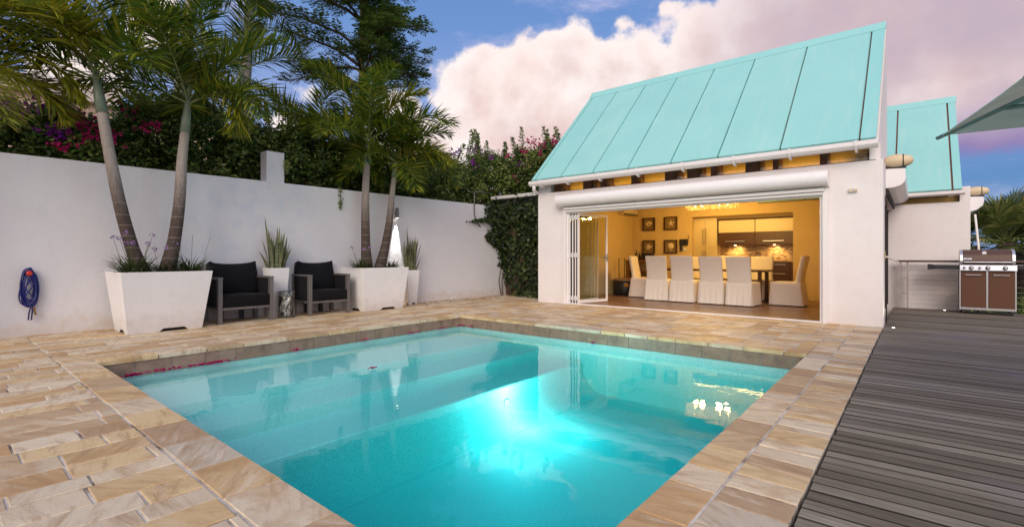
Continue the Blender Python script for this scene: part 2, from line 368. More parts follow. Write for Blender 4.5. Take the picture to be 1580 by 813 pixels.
def mosaic():
    m, k = newmat('mosaic_backsplash'); co = pos(k)
    b = k.a('ShaderNodeTexBrick'); k.l.new(k.mapping(co, (1, 1, 1), (R(90), 0, 0)), b.inputs['Vector'])
    b.inputs['Scale'].default_value = 9; b.inputs['Brick Width'].default_value = .7; b.inputs['Row Height'].default_value = .3; b.inputs['Mortar Size'].default_value = .02
    b.inputs['Color1'].default_value = (.55, .42, .25, 1); b.inputs['Color2'].default_value = (.10, .05, .03, 1); b.inputs['Mortar'].default_value = (.35, .28, .2, 1)
    finish(k, b.outputs[0], .3); return m
M['mosaic'] = mosaic()
def floortile():
    m, k = newmat('interior_floor_tile'); co = pos(k)
    b = k.a('ShaderNodeTexBrick'); k.l.new(co, b.inputs['Vector']); b.inputs['Scale'].default_value = 1.; b.inputs['Brick Width'].default_value = .5; b.inputs['Row Height'].default_value = .5
    b.inputs['Mortar Size'].default_value = .008; b.inputs['Color1'].default_value = (.26, .15, .085, 1); b.inputs['Color2'].default_value = (.20, .11, .06, 1); b.inputs['Mortar'].default_value = (.42, .3, .2, 1)
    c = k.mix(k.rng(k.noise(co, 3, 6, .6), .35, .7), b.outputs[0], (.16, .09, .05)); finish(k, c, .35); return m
M['floor_in'] = floortile()
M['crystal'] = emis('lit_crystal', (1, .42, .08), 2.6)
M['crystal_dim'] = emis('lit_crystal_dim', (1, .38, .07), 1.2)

# ------------------------------------------------------------------ mesh helpers
class MB:
    def __init__(s): s.v = []; s.f = []; s.mi = []; s.cur = 0; s.marks = []
    def add(s, vs, fs):
        n = len(s.v); s.marks.append((n, len(s.f))); s.v += [tuple(v) for v in vs]; s.f += [tuple(i+n for i in f) for f in fs]; s.mi += [s.cur]*len(fs); return s
    def box(s, x0, x1, y0, y1, z0, z1):
        return s.add([(x0, y0, z0), (x1, y0, z0), (x1, y1, z0), (x0, y1, z0), (x0, y0, z1), (x1, y0, z1), (x1, y1, z1), (x0, y1, z1)],
                     [(0, 3, 2, 1), (4, 5, 6, 7), (0, 1, 5, 4), (1, 2, 6, 5), (2, 3, 7, 6), (3, 0, 4, 7)])
    def obox(s, c, sx, sy, sz, rz=0, rx=0, ry=0):
        m = Matrix.Translation(c) @ Matrix.Rotation(rz, 4, 'Z') @ Matrix.Rotation(ry, 4, 'Y') @ Matrix.Rotation(rx, 4, 'X')
        vs = [m @ Vector((a*sx/2, b*sy/2, d*sz/2)) for a, b, d in ((-1, -1, -1), (1, -1, -1), (1, 1, -1), (-1, 1, -1), (-1, -1, 1), (1, -1, 1), (1, 1, 1), (-1, 1, 1))]
        return s.add(vs, [(0, 3, 2, 1), (4, 5, 6, 7), (0, 1, 5, 4), (1, 2, 6, 5), (2, 3, 7, 6), (3, 0, 4, 7)])
    def prism(s, prof, axis, a, b):
        """prof: 2-D loop in the plane normal to axis ('x': (y,z), 'y': (x,z), 'z': (x,y)), from a to b."""
        def P(p, t): return {'x': (t, p[0], p[1]), 'y': (p[0], t, p[1]), 'z': (p[0], p[1], t)}[axis]
        n = len(prof); vs = [P(p, a) for p in prof]+[P(p, b) for p in prof]
        fs = [(i, (i+1) % n, n+(i+1) % n, n+i) for i in range(n)]+[tuple(range(n))[::-1], tuple(range(n, 2*n))]
        return s.add(vs, fs)
    def tube(s, pts, rad, seg=8, cap=True, closed=False):
        pts = [Vector(p) for p in pts]; n = len(pts)
        if not isinstance(rad, (list, tuple)): rad = [rad]*n
        rings = []; prev = None
        for i, p in enumerate(pts):
            if closed: t = pts[(i+1) % n]-pts[i-1]
            else: t = pts[min(i+1, n-1)]-pts[max(i-1, 0)]
            t = t.normalized() if t.length > 1e-9 else Vector((0, 0, 1))
            if prev is None:
                up = Vector((0, 0, 1)) if abs(t.z) < .9 else Vector((1, 0, 0)); x = t.cross(up).normalized()
            else: x = (prev-t*prev.dot(t)).normalized()
            prev = x; y = t.cross(x)
            rings.append([p+(x*math.cos(a)+y*math.sin(a))*rad[i] for a in (2*math.pi*j/seg for j in range(seg))])
        vs = [v for r in rings for v in r]; fs = []
        for i in range(n if closed else n-1):
            j = (i+1) % n
            for q in range(seg): fs.append((i*seg+q, i*seg+(q+1) % seg, j*seg+(q+1) % seg, j*seg+q))
        if cap and not closed: fs += [tuple(range(seg))[::-1], tuple(range((n-1)*seg, n*seg))]
        return s.add(vs, fs)
    def lathe(s, prof, c=(0, 0, 0), seg=20, axis='z'):
        vs = []; n = len(prof)
        for r, h in prof:
            for j in range(seg):
                a = 2*math.pi*j/seg; x, y = r*math.cos(a), r*math.sin(a)
                p = {'z': (x, y, h), 'x': (h, x, y), 'y': (x, h, y)}[axis]
                vs.append((p[0]+c[0], p[1]+c[1], p[2]+c[2]))
        fs = [(i*seg+j, i*seg+(j+1) % seg, (i+1)*seg+(j+1) % seg, (i+1)*seg+j) for i in range(n-1) for j in range(seg)]
        fs += [tuple(range(seg))[::-1], tuple(range((n-1)*seg, n*seg))]
        return s.add(vs, fs)
    def quad(s, a, b, c, d): return s.add([a, b, c, d], [(0, 1, 2, 3)])
    def build(s, name, mat, parent=None, smooth=False, bevel=0, subd=0, loc=None):
        me = bpy.data.meshes.new(name); me.from_pydata(s.v, [], s.f); me.update()
        mats = mat if isinstance(mat, (list, tuple)) else [mat]
        for m in mats: me.materials.append(m)
        if len(mats) > 1: me.polygons.foreach_set('material_index', s.mi)
        if smooth: me.polygons.foreach_set('use_smooth', [True]*len(me.polygons))
        o = bpy.data.objects.new(name, me); col.objects.link(o)
        if parent: o.parent = parent
        if loc: o.location = loc
        if bevel:
            b = o.modifiers.new('b', 'BEVEL'); b.width = bevel; b.segments = 2; b.limit_method = 'ANGLE'
            if not smooth: b.harden_normals = False
        if subd: u = o.modifiers.new('s', 'SUBSURF'); u.levels = u.render_levels = subd
        return o
def each(mb, name, mat, parent=None, **kw):
    out = []; mk = mb.marks+[(len(mb.v), len(mb.f))]
    for (a0, f0), (a1, f1) in zip(mk, mk[1:]):
        q = MB(); q.add(mb.v[a0:a1], [tuple(i-a0 for i in f) for f in mb.f[f0:f1]]); out.append(q.build(name, mat, parent, **kw))
    return out
def thing(name, label, cat, loc=(0, 0, 0), rz=0, group=None):
    o = bpy.data.objects.new(name, None); col.objects.link(o); o.location = loc; o.rotation_euler = (0, 0, rz)
    o.empty_display_size = .1; o['label'] = label; o['category'] = cat
    if group: o['group'] = group
    return o
def tag(o, label, cat, group=None, kind=None):
    o['label'] = label; o['category'] = cat
    if group: o['group'] = group
    if kind: o['kind'] = kind
    return o
def struct(o, label=None):
    o['kind'] = 'structure'
    if label: o['label'] = label
    return o
def copy_tree(o, parent=None):
    c = o.copy(); col.objects.link(c); c.parent = parent
    for ch in list(o.children): copy_tree(ch, c)
    return c
def lamp(name, typ, loc, energy, color, parent=None, size=.1, target=None, spot=None, blend=.5, sy=None):
    d = bpy.data.lights.new(name, typ); d.energy = energy; d.color = color
    if typ == 'AREA': d.size = size; 
    if typ == 'AREA' and sy: d.shape = 'RECTANGLE'; d.size_y = sy
    if typ in ('POINT', 'SPOT'): d.shadow_soft_size = size
    if typ == 'SPOT': d.spot_size = spot; d.spot_blend = blend
    o = bpy.data.objects.new(name, d); col.objects.link(o); o.location = loc
    if target is not None: o.rotation_euler = (Vector(loc)-Vector(target)).to_track_quat('Z', 'Y').to_euler()
    if parent: o.parent = parent
    return o

# ================================================================== SETTING
PX0, PX1, PY0, PY1 = -6.33, -.92, 1.09, 6.14      # pool opening
WZ = -.165
# ground sheet below the terrace, to the horizon, and the raised garden behind the wall
g = MB(); g.quad((-600, -600, -1.7), (600, -600, -1.7), (600, 600, -1.7), (-600, 600, -1.7)); struct(g.build('ground', M['ground']))
g = MB(); g.box(-60, -9.45, -30, 60, -1.69, -.02); g.box(-9.45, -6.9, 10.45, 60, -1.69, -.02); struct(g.build('garden_soil', M['soil']))
# bedding slab round the pool
g = MB()
g.box(-9.45, -.395, -6, PY0-.03, -1.6, .005); g.box(-9.45, PX0-.03, PY0-.03, 10.45, -1.6, .005)
g.box(PX0-.03, -.395, PY1+.03, 9.3, -1.6, .005); g.box(PX1+.03, -.395, PY0-.03, PY1+.03, -1.6, .005)
struct(g.build('paving_bed', M['grout']))

# stones
rs = random.Random(11)
def slab(mb, x0, x1, y0, y1, z1=.010, gap=.0065, z0=-.003):
    g_ = gap; j = lambda: rs.uniform(-.0025, .0025); zz = z1+rs.uniform(-.0015, .002)
    x0 += g_; x1 -= g_; y0 += g_; y1 -= g_
    if x1-x0 < .02 or y1-y0 < .02: return
    b = .003
    A = [(x0+j(), y0+j()), (x1+j(), y0+j()), (x1+j(), y1+j()), (x0+j(), y1+j())]
    sx = lambda p, q: (p[0]+(b if p[0] < (x0+x1)/2 else -b), p[1]+(b if p[1] < (y0+y1)/2 else -b))
    t = [zz+rs.uniform(-.0012, .0012) for _ in range(4)]
    vs = [(p[0], p[1], z0) for p in A]+[(p[0], p[1], zz-b) for p in A]+[(*sx(p, 0), t[i]) for i, p in enumerate(A)]
    fs = [(0, 1, 5, 4), (1, 2, 6, 5), (2, 3, 7, 6), (3, 0, 4, 7), (4, 5, 9, 8), (5, 6, 10, 9), (6, 7, 11, 10), (7, 4, 8, 11), (8, 9, 10, 11), (3, 2, 1, 0)]
    mb.add(vs, fs)
def rows_y(mb, x0, x1, y0, y1, w=(.16, .225), l=(.28, .80)):
    """courses that run along y"""
    x = x0
    while x < x1-.03:
        ww = rs.uniform(*w)
        if x+ww > x1-.08: ww = x1-x
        y = y0-rs.uniform(0, .4)
        while y < y1:
            ll = rs.uniform(*l); a, b = max(y, y0), min(y+ll, y1)
            if b-a > .03: slab(mb, x, x+ww, a, b)
            y += ll
        x += ww
pv = MB()
rows_y(pv, -9.40, PX1+.22, -6, .826)
rows_y(pv, -9.40, PX0-.222, .83, 10.2, (.13, .2), (.3, .8))
x = PX0-.22                                        # far terrace: columns of short stones
while x < PX1-.03:
    ww = rs.uniform(.24, .33)
    if x+ww > PX1-.1: ww = PX1-x
    y = PY1+.26
    while y < 9.3:
        ll = rs.uniform(.11, .27); slab(pv, x, x+ww, y, min(y+ll, 9.3)); y += ll
    x += ww
y = -6.
while y < 9.3:                                     # strip beside the deck
    ll = rs.uniform(.10, .22); slab(pv, PX1+.224, -.390, y, min(y+ll, 9.3)); y += ll
struct(pv.build('stone_paving', M['stone']))
cp = MB(); OV = 0.
def cop(x0, x1, y0, y1): slab(cp, x0, x1, y0, y1, .012, .0055, -.032)
x = PX0-.22
cop(x, PX0, .83, PY0)
x = PX0
while x < PX1: ll = rs.uniform(.36, .5); cop(x, min(x+ll, PX1), .83, PY0+OV); x += ll
cop(PX1, PX1+.22, .83, PY0)
y = PY0
while y < PY1+.2: ll = rs.uniform(.4, .6); e = min(y+ll, PY1+.26); cop(PX0-.22, PX0+OV, y, e); y += ll
y = PY0
while y < 9.3: ll = rs.uniform(.22, .42); e = min(y+ll, 9.3); cop(PX1-(OV if y < PY1 else 0), PX1+.22, y, e); y += ll
x = PX0
while x < PX1: ll = rs.uniform(.28, .5); cop(x, min(x+ll, PX1), PY1-OV, PY1+.26); x += ll
struct(cp.build('pool_coping', M['stone']))
IX0, IX1, IY0, IY1 = PX0-.025, PX1+.025, PY0-.025, PY1+.025
# waterline tiles
tb = MB()
def band(ax, fixed, a, b, s):
    t = a
    while t < b-.01:
        e = min(t+.33, b)
        if ax == 'x': tb.box(t+.003, e-.003, *sorted((fixed, fixed+s*.012)), -.185, -.034)
        else: tb.box(*sorted((fixed, fixed+s*.012)), t+.003, e-.003, -.185, -.034)
        t = e
band('x', IY1, IX0+.012, IX1-.012, -1); band('x', IY0, IX0+.012, IX1-.012, 1); band('y', IX0, IY0, IY1, 1); band('y', IX1, IY0, IY1, -1)
struct(tb.build('waterline_tiles', M['tileband']))
# basin: shell and three broad steps along the left side
FZ = -.90

b = MB()
b.box(IX0-.2, IX1+.2, IY0-.2, IY1+.2, FZ-.2, FZ)
b.box(IX0-.2, IX0, IY0-.2, IY1+.2, FZ, -.05); b.box(IX1, IX1+.2, IY0-.2, IY1+.2, FZ, -.05)
b.box(IX0, IX1, IY0-.2, IY0, FZ, -.05); b.box(IX0, IX1, IY1, IY1+.2, FZ, -.05)
def step(x1, z): b.prism([(IX0+.001, FZ), (x1, FZ), (x1, z-.02), (x1-.02, z), (IX0+.001, z)], 'y', IY0+.001, IY1-.001)
b.box(IX0+.013, -5.13, IY0+.013, IY1-.013, FZ+.002, -.27)
b.box(-5.128, -4.47, IY0+.013, IY1-.013, FZ+.002, -.365)
rc_ = .34; b.prism([(-4.468, FZ+.002), (-4.468, -.475), (-3.80, -.475), (-3.785, -.485)]+[(-3.78+rc_-rc_*math.cos(t_), FZ+rc_-rc_*math.sin(t_)+.002) for t_ in [math.pi/2*i/8 for i in range(9)]], 'y', IY0+.013, IY1-.013)
struct(b.build('pool_basin', M['basin'], bevel=.012))
w = MB(); w.box(IX0+.014, IX1-.014, IY0+.014, IY1-.014, FZ+.004, WZ)
struct(w.build('pool_water', M['water']))
pl = thing('pool_lamp', 'round underwater lamp glowing in the riser below the pool steps', 'pool lamp', (-3.78, 4.42, -.68))
q = MB(); q.lathe([(.02, .0), (.056, .0), (.06, .012), (.056, .03), (.04, .03)], axis='x'); q.build('lamp_ring', M['silver'], pl, smooth=True)
q = MB(); q.lathe([(.001, .031), (.03, .036), (.05, .031)], axis='x'); q.build('lens', M['pool_lens'], pl)
lamp('pool_lamp_light', 'POINT', (.28, .0, .10), 66, (1., .93, .88), pl, size=.16)
lamp('pool_lamp_beam', 'SPOT', (.10, 0, .05), 150, (.6, .95, 1.), pl, size=.1, target=(2.8, -1.6, -.1), spot=R(150), blend=.9)

# deck
dk = MB(); y = -6.0; n = 0
while y < 12.98:
    x = -.385; first = rs.uniform(1.2, 4)
    while x < 9:
        ll = first if x < 0 else rs.uniform(2.4, 4.2); e = min(x+ll, 9)
        z1 = .004+rs.uniform(-.0015, .002); xa = x+(.003 if x > 0 else rs.uniform(0, .008)); ya, yb = y+.004, y+.096; c_ = .0028
        nf = len(dk.f); dk.add([(xa, ya, -.03), (e, ya, -.03), (e, yb, -.03), (xa, yb, -.03), (xa, ya, z1-c_), (e, ya, z1-c_), (e, yb, z1-c_), (xa, yb, z1-c_), (xa, ya+c_*1.3, z1), (e, ya+c_*1.3, z1), (e, yb-c_*1.3, z1), (xa, yb-c_*1.3, z1)],
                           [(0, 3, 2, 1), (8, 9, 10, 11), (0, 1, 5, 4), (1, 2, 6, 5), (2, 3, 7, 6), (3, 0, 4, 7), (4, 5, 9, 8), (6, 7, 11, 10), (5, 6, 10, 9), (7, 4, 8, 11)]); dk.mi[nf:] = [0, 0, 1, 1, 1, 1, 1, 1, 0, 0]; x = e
    y += .1
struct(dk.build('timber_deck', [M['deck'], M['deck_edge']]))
q = MB(); q.box(-.39, 9, -6, 12.98, -.3, -.034); struct(q.build('deck_base', M['dark']))

# ================================================================== BOUNDARY WALL
def wx(y): return -9.17+(y-.6)*(.41/8.65)          # face of the slightly skewed wall
bw = thing('boundary_wall', 'long white stuccoed garden wall left of the pool', 'garden wall', (-9.2, 3, 0))
def wl(x, y, z): return (x+9.2, y-3, z)
q = MB(); y0, y1 = -6, 10.2
q.add([wl(wx(y0), y0, -.2), wl(wx(y1), y1, -.2), wl(wx(y1), y1, 2.42), wl(wx(y0), y0, 2.44), wl(wx(y0)-.22, y0, -.2), wl(wx(y1)-.22, y1, -.2), wl(wx(y1)-.22, y1, 2.42), wl(wx(y0)-.22, y0, 2.44)],
      [(0, 1, 2, 3), (5, 4, 7, 6), (3, 2, 6, 7), (4, 0, 3, 7), (1, 5, 6, 2)])
q.build('wall_panel', M['wall'], bw, bevel=.012)
q = MB(); px = wx(4.05); q.box(px-.26+9.2, px+.004+9.2, .90, 1.22, 2.30, 2.98); q.build('pillar', M['wall'], bw, bevel=.01)
# ivy wall between boundary wall and pool house
iw = thing('back_wall', 'ochre end wall under the white gutter, mostly hidden by ivy', 'garden wall', (-7.8, 10.25, 0))
q = MB(); q.box(-1.1, .94, .0, .2, -.1, 2.50); q.build('wall_panel', M['ochre'], iw)
q = MB(); q.box(-1.75, .93, -.10, .06, 2.50, 2.62); q.build('beam', M['frame_grey'], iw, bevel=.004)
q = MB(); q.prism([(-.30, 2.63), (-.32, 2.71), (.02, 2.74), (.03, 2.63)], 'x', -1.25, .93); q.build('gutter', M['gutter'], iw, bevel=.006)
q = MB(); q.box(-1.32, -1.12, -.08, .12, 2.2, 2.66); q.build('post', M['wall'], iw)

# ================================================================== POOL HOUSE
H0 = 9.2; BX0, BX1 = -6.86, -.39
ph = thing('pool_house', 'white pool house with steep turquoise metal roof and wide lit opening', 'pool house', (-3.6, H0, 0))
def P(mb, name, mat, parent=None, **kw):          # part of the pool house, drawn in world coordinates
    par = parent or ph
    mb.v = [(v[0]+3.6, v[1]-H0, v[2]) for v in mb.v]
    if kw.pop('sep', False): return each(mb, name, mat, par, **kw)
    return mb.build(name, mat, par, **kw)
OX0, OX1, OZ = -6.06, -1.16, 2.10
q = MB()
q.box(BX0, OX0, H0, H0+.28, -.05, 2.54); q.box(OX1, BX1, H0, H0+.28, -.05, 2.54); q.box(OX0, OX1, H0, H0+.28, OZ, 2.54)
q.box(BX0, BX0+.2, H0+.28, 13.6, -.05, 2.6)                        # left side
q.box(BX1-.2, BX1, H0+.28, 9.62, -.05, 2.54)                       # right side pier, recess, header
q.box(BX1-.2, BX1, 9.62, 13.149, 2.05, 2.54); q.box(BX1-.28, BX1-.14, 9.62, 13.1, -.05, .06)
q.box(BX0, -6.45, H0+.28, 9.9, 2.54, 2.60) if False else None
q.box(BX1-.2, -.6, 13.1, 13.6, -.05, 2.6) if False else None
q.box(BX0, -6.52, H0+.02, H0+.2, 2.54, 2.80); q.box(-.56, BX1-.03, H0+.02, H0+.2, 2.54, 2.80)   # ends of the slot
P(q, 'wall', M['white'])
q = MB(); q.prism([(H0+.30, 2.54), (H0+.02, 2.79), (11.72, 5.45), (11.76, 5.40), (12.05, 2.54)], 'x', -.50, -.448)
q.prism([(H0+.30, 2.54), (H0+.02, 2.79), (11.70, 5.40), (11.78, 5.38), (12.35, 2.54)], 'x', BX0+.02, -6.74)
P(q, 'gable', M['white'], sep=True)
# interior shell: back wall with the kitchen alcove
BY = 13.6
q = MB()
q.box(BX0+.2, -4.81, BY, BY+.12, 0, 2.72); q.box(-2.34, -.6, BY, BY+.12, 0, 2.72); q.box(-4.81, -2.34, BY, BY+.12, 2.16, 2.72)
q.box(-.75, -.6, H0+.28, 13.6, 0, 2.72)
q.box(-6.66, -6.60, H0+.28, BY, 0, 2.72)
q.box(-5.6, -5.5, BY+.12, 16.0, 0, 2.6); q.box(-2.0, -1.9, BY+.12, 16.0, 0, 2.6); q.box(-5.6, -1.9, 16.0, 16.1, 0, 2.6)
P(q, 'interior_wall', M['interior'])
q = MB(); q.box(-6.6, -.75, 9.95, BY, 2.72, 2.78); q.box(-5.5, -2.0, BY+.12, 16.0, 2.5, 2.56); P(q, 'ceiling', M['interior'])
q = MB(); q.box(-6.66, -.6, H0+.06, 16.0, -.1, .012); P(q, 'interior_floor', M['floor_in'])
q = MB(); q.box(-6.86, -.42, 12.14, 16.2, 2.545, 2.66); q.box(-6.86, -6.66, 13.6, 16.2, 0, 2.54); P(q, 'flat_roof', M['white'])
# slot under the eave with rafters
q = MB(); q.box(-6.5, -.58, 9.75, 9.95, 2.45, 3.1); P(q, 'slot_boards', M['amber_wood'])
q = MB(); rr = random.Random(3); xx = -6.40
while xx < -.7:
    wdt = rr.choice((.07, .1, .22)); q.box(xx, xx+wdt, H0+.12, 9.74, 2.545, 2.83); xx += wdt+rr.choice((.22, .5, .62))
q.box(-6.52, -.57, H0+.10, H0+.14, 2.541, 2.565); P(q, 'rafter', M['rafter'], sep=True)
q = MB(); q.box(-6.5, -.58, H0+.150, H0+.156, 2.566, 2.80); P(q, 'slot_glazing', M['glass'])
# roof: underlay + panels + ridge cap
ang = math.atan2(2.64, 2.72)
Y0, Z0, Y1_, Z1_ = 9.00, 2.80, 11.72, 5.44
def slope(y, off=0): 
    t = (y-Y0)/(Y1_-Y0); return (y-off*math.sin(ang), Z0+(Z1_-Z0)*t+off*math.cos(ang))
seams = [-6.72, -6.02, -5.22, -4.42, -3.55, -2.70, -1.72, -.66]
RX0, RX1 = -6.84, -.46
q = MB(); a, bb = slope(Y0), slope(Y1_); q.prism([a, bb, slope(Y1_, .05), slope(Y0, .05)], 'x', RX0+.02, RX1-.02)
roof = P(q, 'roof', M['roof_under'])
edges = [RX0]+seams+[RX1]
q = MB()
for i in range(len(edges)-1):
    x0 = edges[i]+(.011 if i else 0); x1 = edges[i+1]-(.011 if i < len(edges)-2 else 0)
    q.prism([slope(Y0-.03, .052), slope(Y1_-.06, .052), slope(Y1_-.06, .085), slope(Y0-.03, .085)], 'x', x0, x1)
P(q, 'roof_panel', M['teal'], roof, sep=True)
q = MB()
for i, sx in enumerate(seams):
    for e in (-.015, .011): q.prism([slope(Y0-.03, .0855), slope(Y1_-.06, .0855), slope(Y1_-.06, .094), slope(Y0-.03, .094)], 'x', sx+e, sx+e+.004)
P(q, 'seam_edge', M['teal'], roof, sep=True)
q = MB(); q.prism([slope(Y1_-.16, .09), slope(Y1_+.02, .12), (Y1_+.10, Z1_-.02), (Y1_+.06, Z1_-.10), slope(Y1_-.05, .04)], 'x', RX0-.01, RX1+.01); P(q, 'ridge_cap', M['teal'], roof, bevel=.008)
q = MB(); q.prism([(Y1_+.01, Z1_-.06), (Y1_+.06, Z1_-.02), (12.12, 2.55), (12.04, 2.55)], 'x', RX0, -.50); P(q, 'back_slope', M['teal'], roof)
# gutter with brackets and outlet
q = MB(); gp = [(Y0-.10, 2.80), (Y0-.105, 2.735), (Y0-.07, 2.69), (Y0-.02, 2.68), (Y0+.02, 2.70), (Y0+.03, 2.795)]
q.prism(gp, 'x', RX0-.08, RX1+.02); gut = P(q, 'gutter', M['gutter'], bevel=.008)
q = MB()
for sx in (-6.60, -5.9, -5.1, -4.25, -3.35, -2.45, -1.6, -.72):
    q.prism([(Y0-.112, 2.805), (Y0-.117, 2.73), (Y0-.075, 2.68), (Y0-.015, 2.668), (Y0+.03, 2.70), (Y0+.03, 2.65), (Y0+.0, 2.64), (Y0-.09, 2.665), (Y0-.13, 2.725), (Y0-.125, 2.805)], 'x', sx, sx+.035)
P(q, 'bracket', M['gutter'], gut, sep=True)
q = MB(); q.tube([(-6.80, Y0-.04, 2.70), (-6.82, Y0-.02, 2.60), (-6.9, Y0+.25, 2.56), (-6.93, 9.8, 2.54), (-6.93, 10.1, 2.5)], .042, 10); P(q, 'downpipe', M['gutter'], gut, smooth=True)
q = MB(); q.box(-.50, -.44, H0-.14, H0+.0, 2.60, 2.80) if False else q.box(-.555, -.475, H0-.02, H0+.018, 2.545, 2.72); P(q, 'eave_post', M['trim'], sep=True)
# roller shutter housing + header rails + guides
q = MB(); pr = [(H0-.002, 2.445), (H0-.08, 2.46)]+[(H0-.120-.135*math.cos(t), 2.315+.135*math.sin(t)) for t in [R(a) for a in range(70, -80, -15)]]+[(H0-.002, 2.17)]
q.prism(pr, 'x', -6.22, -1.07); sh = P(q, 'shutter_housing', M['shutter'], bevel=.01)
q = MB(); q.box(-6.08, -1.13, H0-.10, H0-.003, 2.11, 2.165); q.box(-6.05, -1.16, H0-.065, H0-.003, 2.06, 2.105); q.box(-6.05, -1.155, H0+.0, H0+.1, 2.03, 2.098); P(q, 'header_rail', M['trim'], sh, bevel=.006, sep=True)
q = MB(); q.box(-6.12, -6.05, H0-.06, H0-.002, 0.01, 2.17); q.box(-1.16, -1.09, H0-.06, H0-.002, .01, 2.17); P(q, 'guide_rail', M['trim'], sh, bevel=.004, sep=True)
q = MB(); q.box(-1.205, -1.162, H0-.0, H0+.1, .02, 2.03); q.box(-6.058, -6.02, H0+.0, H0+.1, .02, 2.03); q.box(-6.05, -1.17, H0-.05, H0+.05, .010, .03); P(q, 'door_frame', M['trim'], bevel=.004)
# folding doors
def leaf(x, y, ang_, wd=.90, name='door_leaf', f=.05):
    L = bpy.data.objects.new(name, None); col.objects.link(L); L.parent = ph; L.location = (x+3.6, y-H0, .03); L.rotation_euler = (0, 0, ang_)
    h = 2.0; t = .028
    q = MB(); q.box(0, f, -t/2, t/2, 0, h); q.box(wd-f, wd, -t/2, t/2, 0, h); q.box(f, wd-f, -t/2, t/2, 0, .07); q.box(f, wd-f, -t/2, t/2, h-.06, h)
    q.build('frame', M['trim'], L, bevel=.004)
    q = MB(); q.box(f, wd-f, -.004, .004, .07, h-.06); q.build('glass', M['glass'], L)
    q = MB()
    for z in (.06, 1.02, 1.86): q.box(-.016, .0, -.03, .03, z, z+.10)
    each(q, 'hinge', M['hinge_grey'], L, bevel=.003)
    return L
for i, xx in enumerate((-6.0, -5.925, -5.85)): leaf(xx, H0+.03, R(88.5-i*.8), f=.012)
L = leaf(-5.785, H0+.02, R(74), .92)
q = MB()
for sx in (-5.967, -5.892, -5.826): q.box(sx-.013, sx+.013, H0+.035, H0+.045, .04, 2.02)
P(q, 'gap_shade_strip', M['black'], sep=True)  # black strips added to stand for the shade between folded leaves
q = MB(); q.box(.84, .90, -.06, -.03, 1.0, 1.03); q.box(.875, .90, -.035, -.02, .93, 1.10); q.box(.78, .90, .03, .06, 1.0, 1.03); q.build('handle', M['silver'], L)
# right side: recessed door, roller box and end cap
q = MB(); q.box(-.56, -.52, 9.64, 13.08, .06, 2.05); P(q, 'side_door', plain('side_door_reflection', (.30, .19, .17), .25, var=.1))  # opaque panel painted the pinkish brown that the glass reflects
q = MB()
for yy in (9.64, 10.8, 11.95, 13.04): q.box(-.515, -.47, yy, yy+.05, .06, 2.05)
P(q, 'side_door_frame', M['dark'], sep=True)
cv = [(-.389, 2.475), (-.16, 2.465), (-.14, 2.44), (-.135, 2.30), (-.15, 2.245), (-.20, 2.20), (-.27, 2.175), (-.389, 2.165)]
q = MB(); q.prism(cv, 'y', 9.85, 13.0); P(q, 'side_shutter_housing', M['shutter'], bevel=.006)
q = MB(); q.box(-.384, -.36, 9.87, 13.0, 2.06, 2.16); q.box(-.386, -.37, 9.87, 9.92, .02, 2.06); P(q, 'side_guide', M['dark'])
q = MB(); q.box(-.386, -.378, 9.52, 9.57, 1.02, 1.16); P(q, 'switch_plate', plain('brass_plate', (.55, .38, .12), .4, .5))

# capsule lamps
def capsule(loc, label, s=1):
    t = thing('floodlight', label, 'floodlight', loc, 0, 'capsule lamps at the eaves')
    pr_ = []
    for i in range(0, 13):
        a = math.pi*i/12; pr_.append(((.001)+.108*s*(math.sin(a)**.75)*(1+.10*math.cos(a)), -.19*s*math.cos(a)*1.0))
    q = MB(); q.lathe(pr_, axis='x', seg=18); q.build('shell', M['tan'], t, smooth=True)
    q = MB(); q.lathe([(.100*s, .055*s), (.108*s, .058*s), (.108*s, .068*s), (.100*s, .071*s)], axis='x'); q.build('band', M['black'], t)
    q = MB(); q.box(-.17*s, .10*s, -.05, .05, -.115*s, -.085*s); q.box(-.17*s, -.12*s, -.03, .03, -.14*s, -.10*s); q.build('bracket', M['black'], t)
    return t
capsule((-.23, 9.95, 2.60), 'cream capsule lamp on the corner of the nearer pool house')
# twin wall light
t = thing('wall_light', 'small square twin light box on the white pier right of the opening', 'wall light', (-.76, H0, 2.10))
for sx in (-.058, .006):
    q = MB(); q.box(sx, sx+.052, -.045, 0, -.028, .028); o = q.build('light_box', M['gutter'], t, bevel=.004)
    q = MB(); q.box(sx+.008, sx+.044, -.050, -.0455, -.020, .020); q.build('lens', M['tan'], o)
# deck uplights
def uplight(x, y, label, e, tgt):
    t = thing('deck_light', label, 'deck light', (x, y, .006), 0, 'recessed deck lights')
    q = MB(); q.lathe([(.03, .0), (.036, .004), (.028, .006)], seg=16); q.build('bezel', M['silver'], t)
    q = MB(); q.lathe([(.001, .0065), (.017, .0065), (.014, .008)], seg=16); q.build('lens', M['led'], t)
    lamp('deck_light_beam', 'SPOT', (0, 0, .03), e, (1, .80, .55), t, size=.03, target=tgt, spot=R(80), blend=1)
uplight(-.27, 9.24, 'small glowing deck light at the corner of the nearer pool house', 9, (-.14, .25, 1.0))
uplight(.42, 12.84, 'small glowing deck light below the cable railing', 1.2, (0, .45, 1.0))

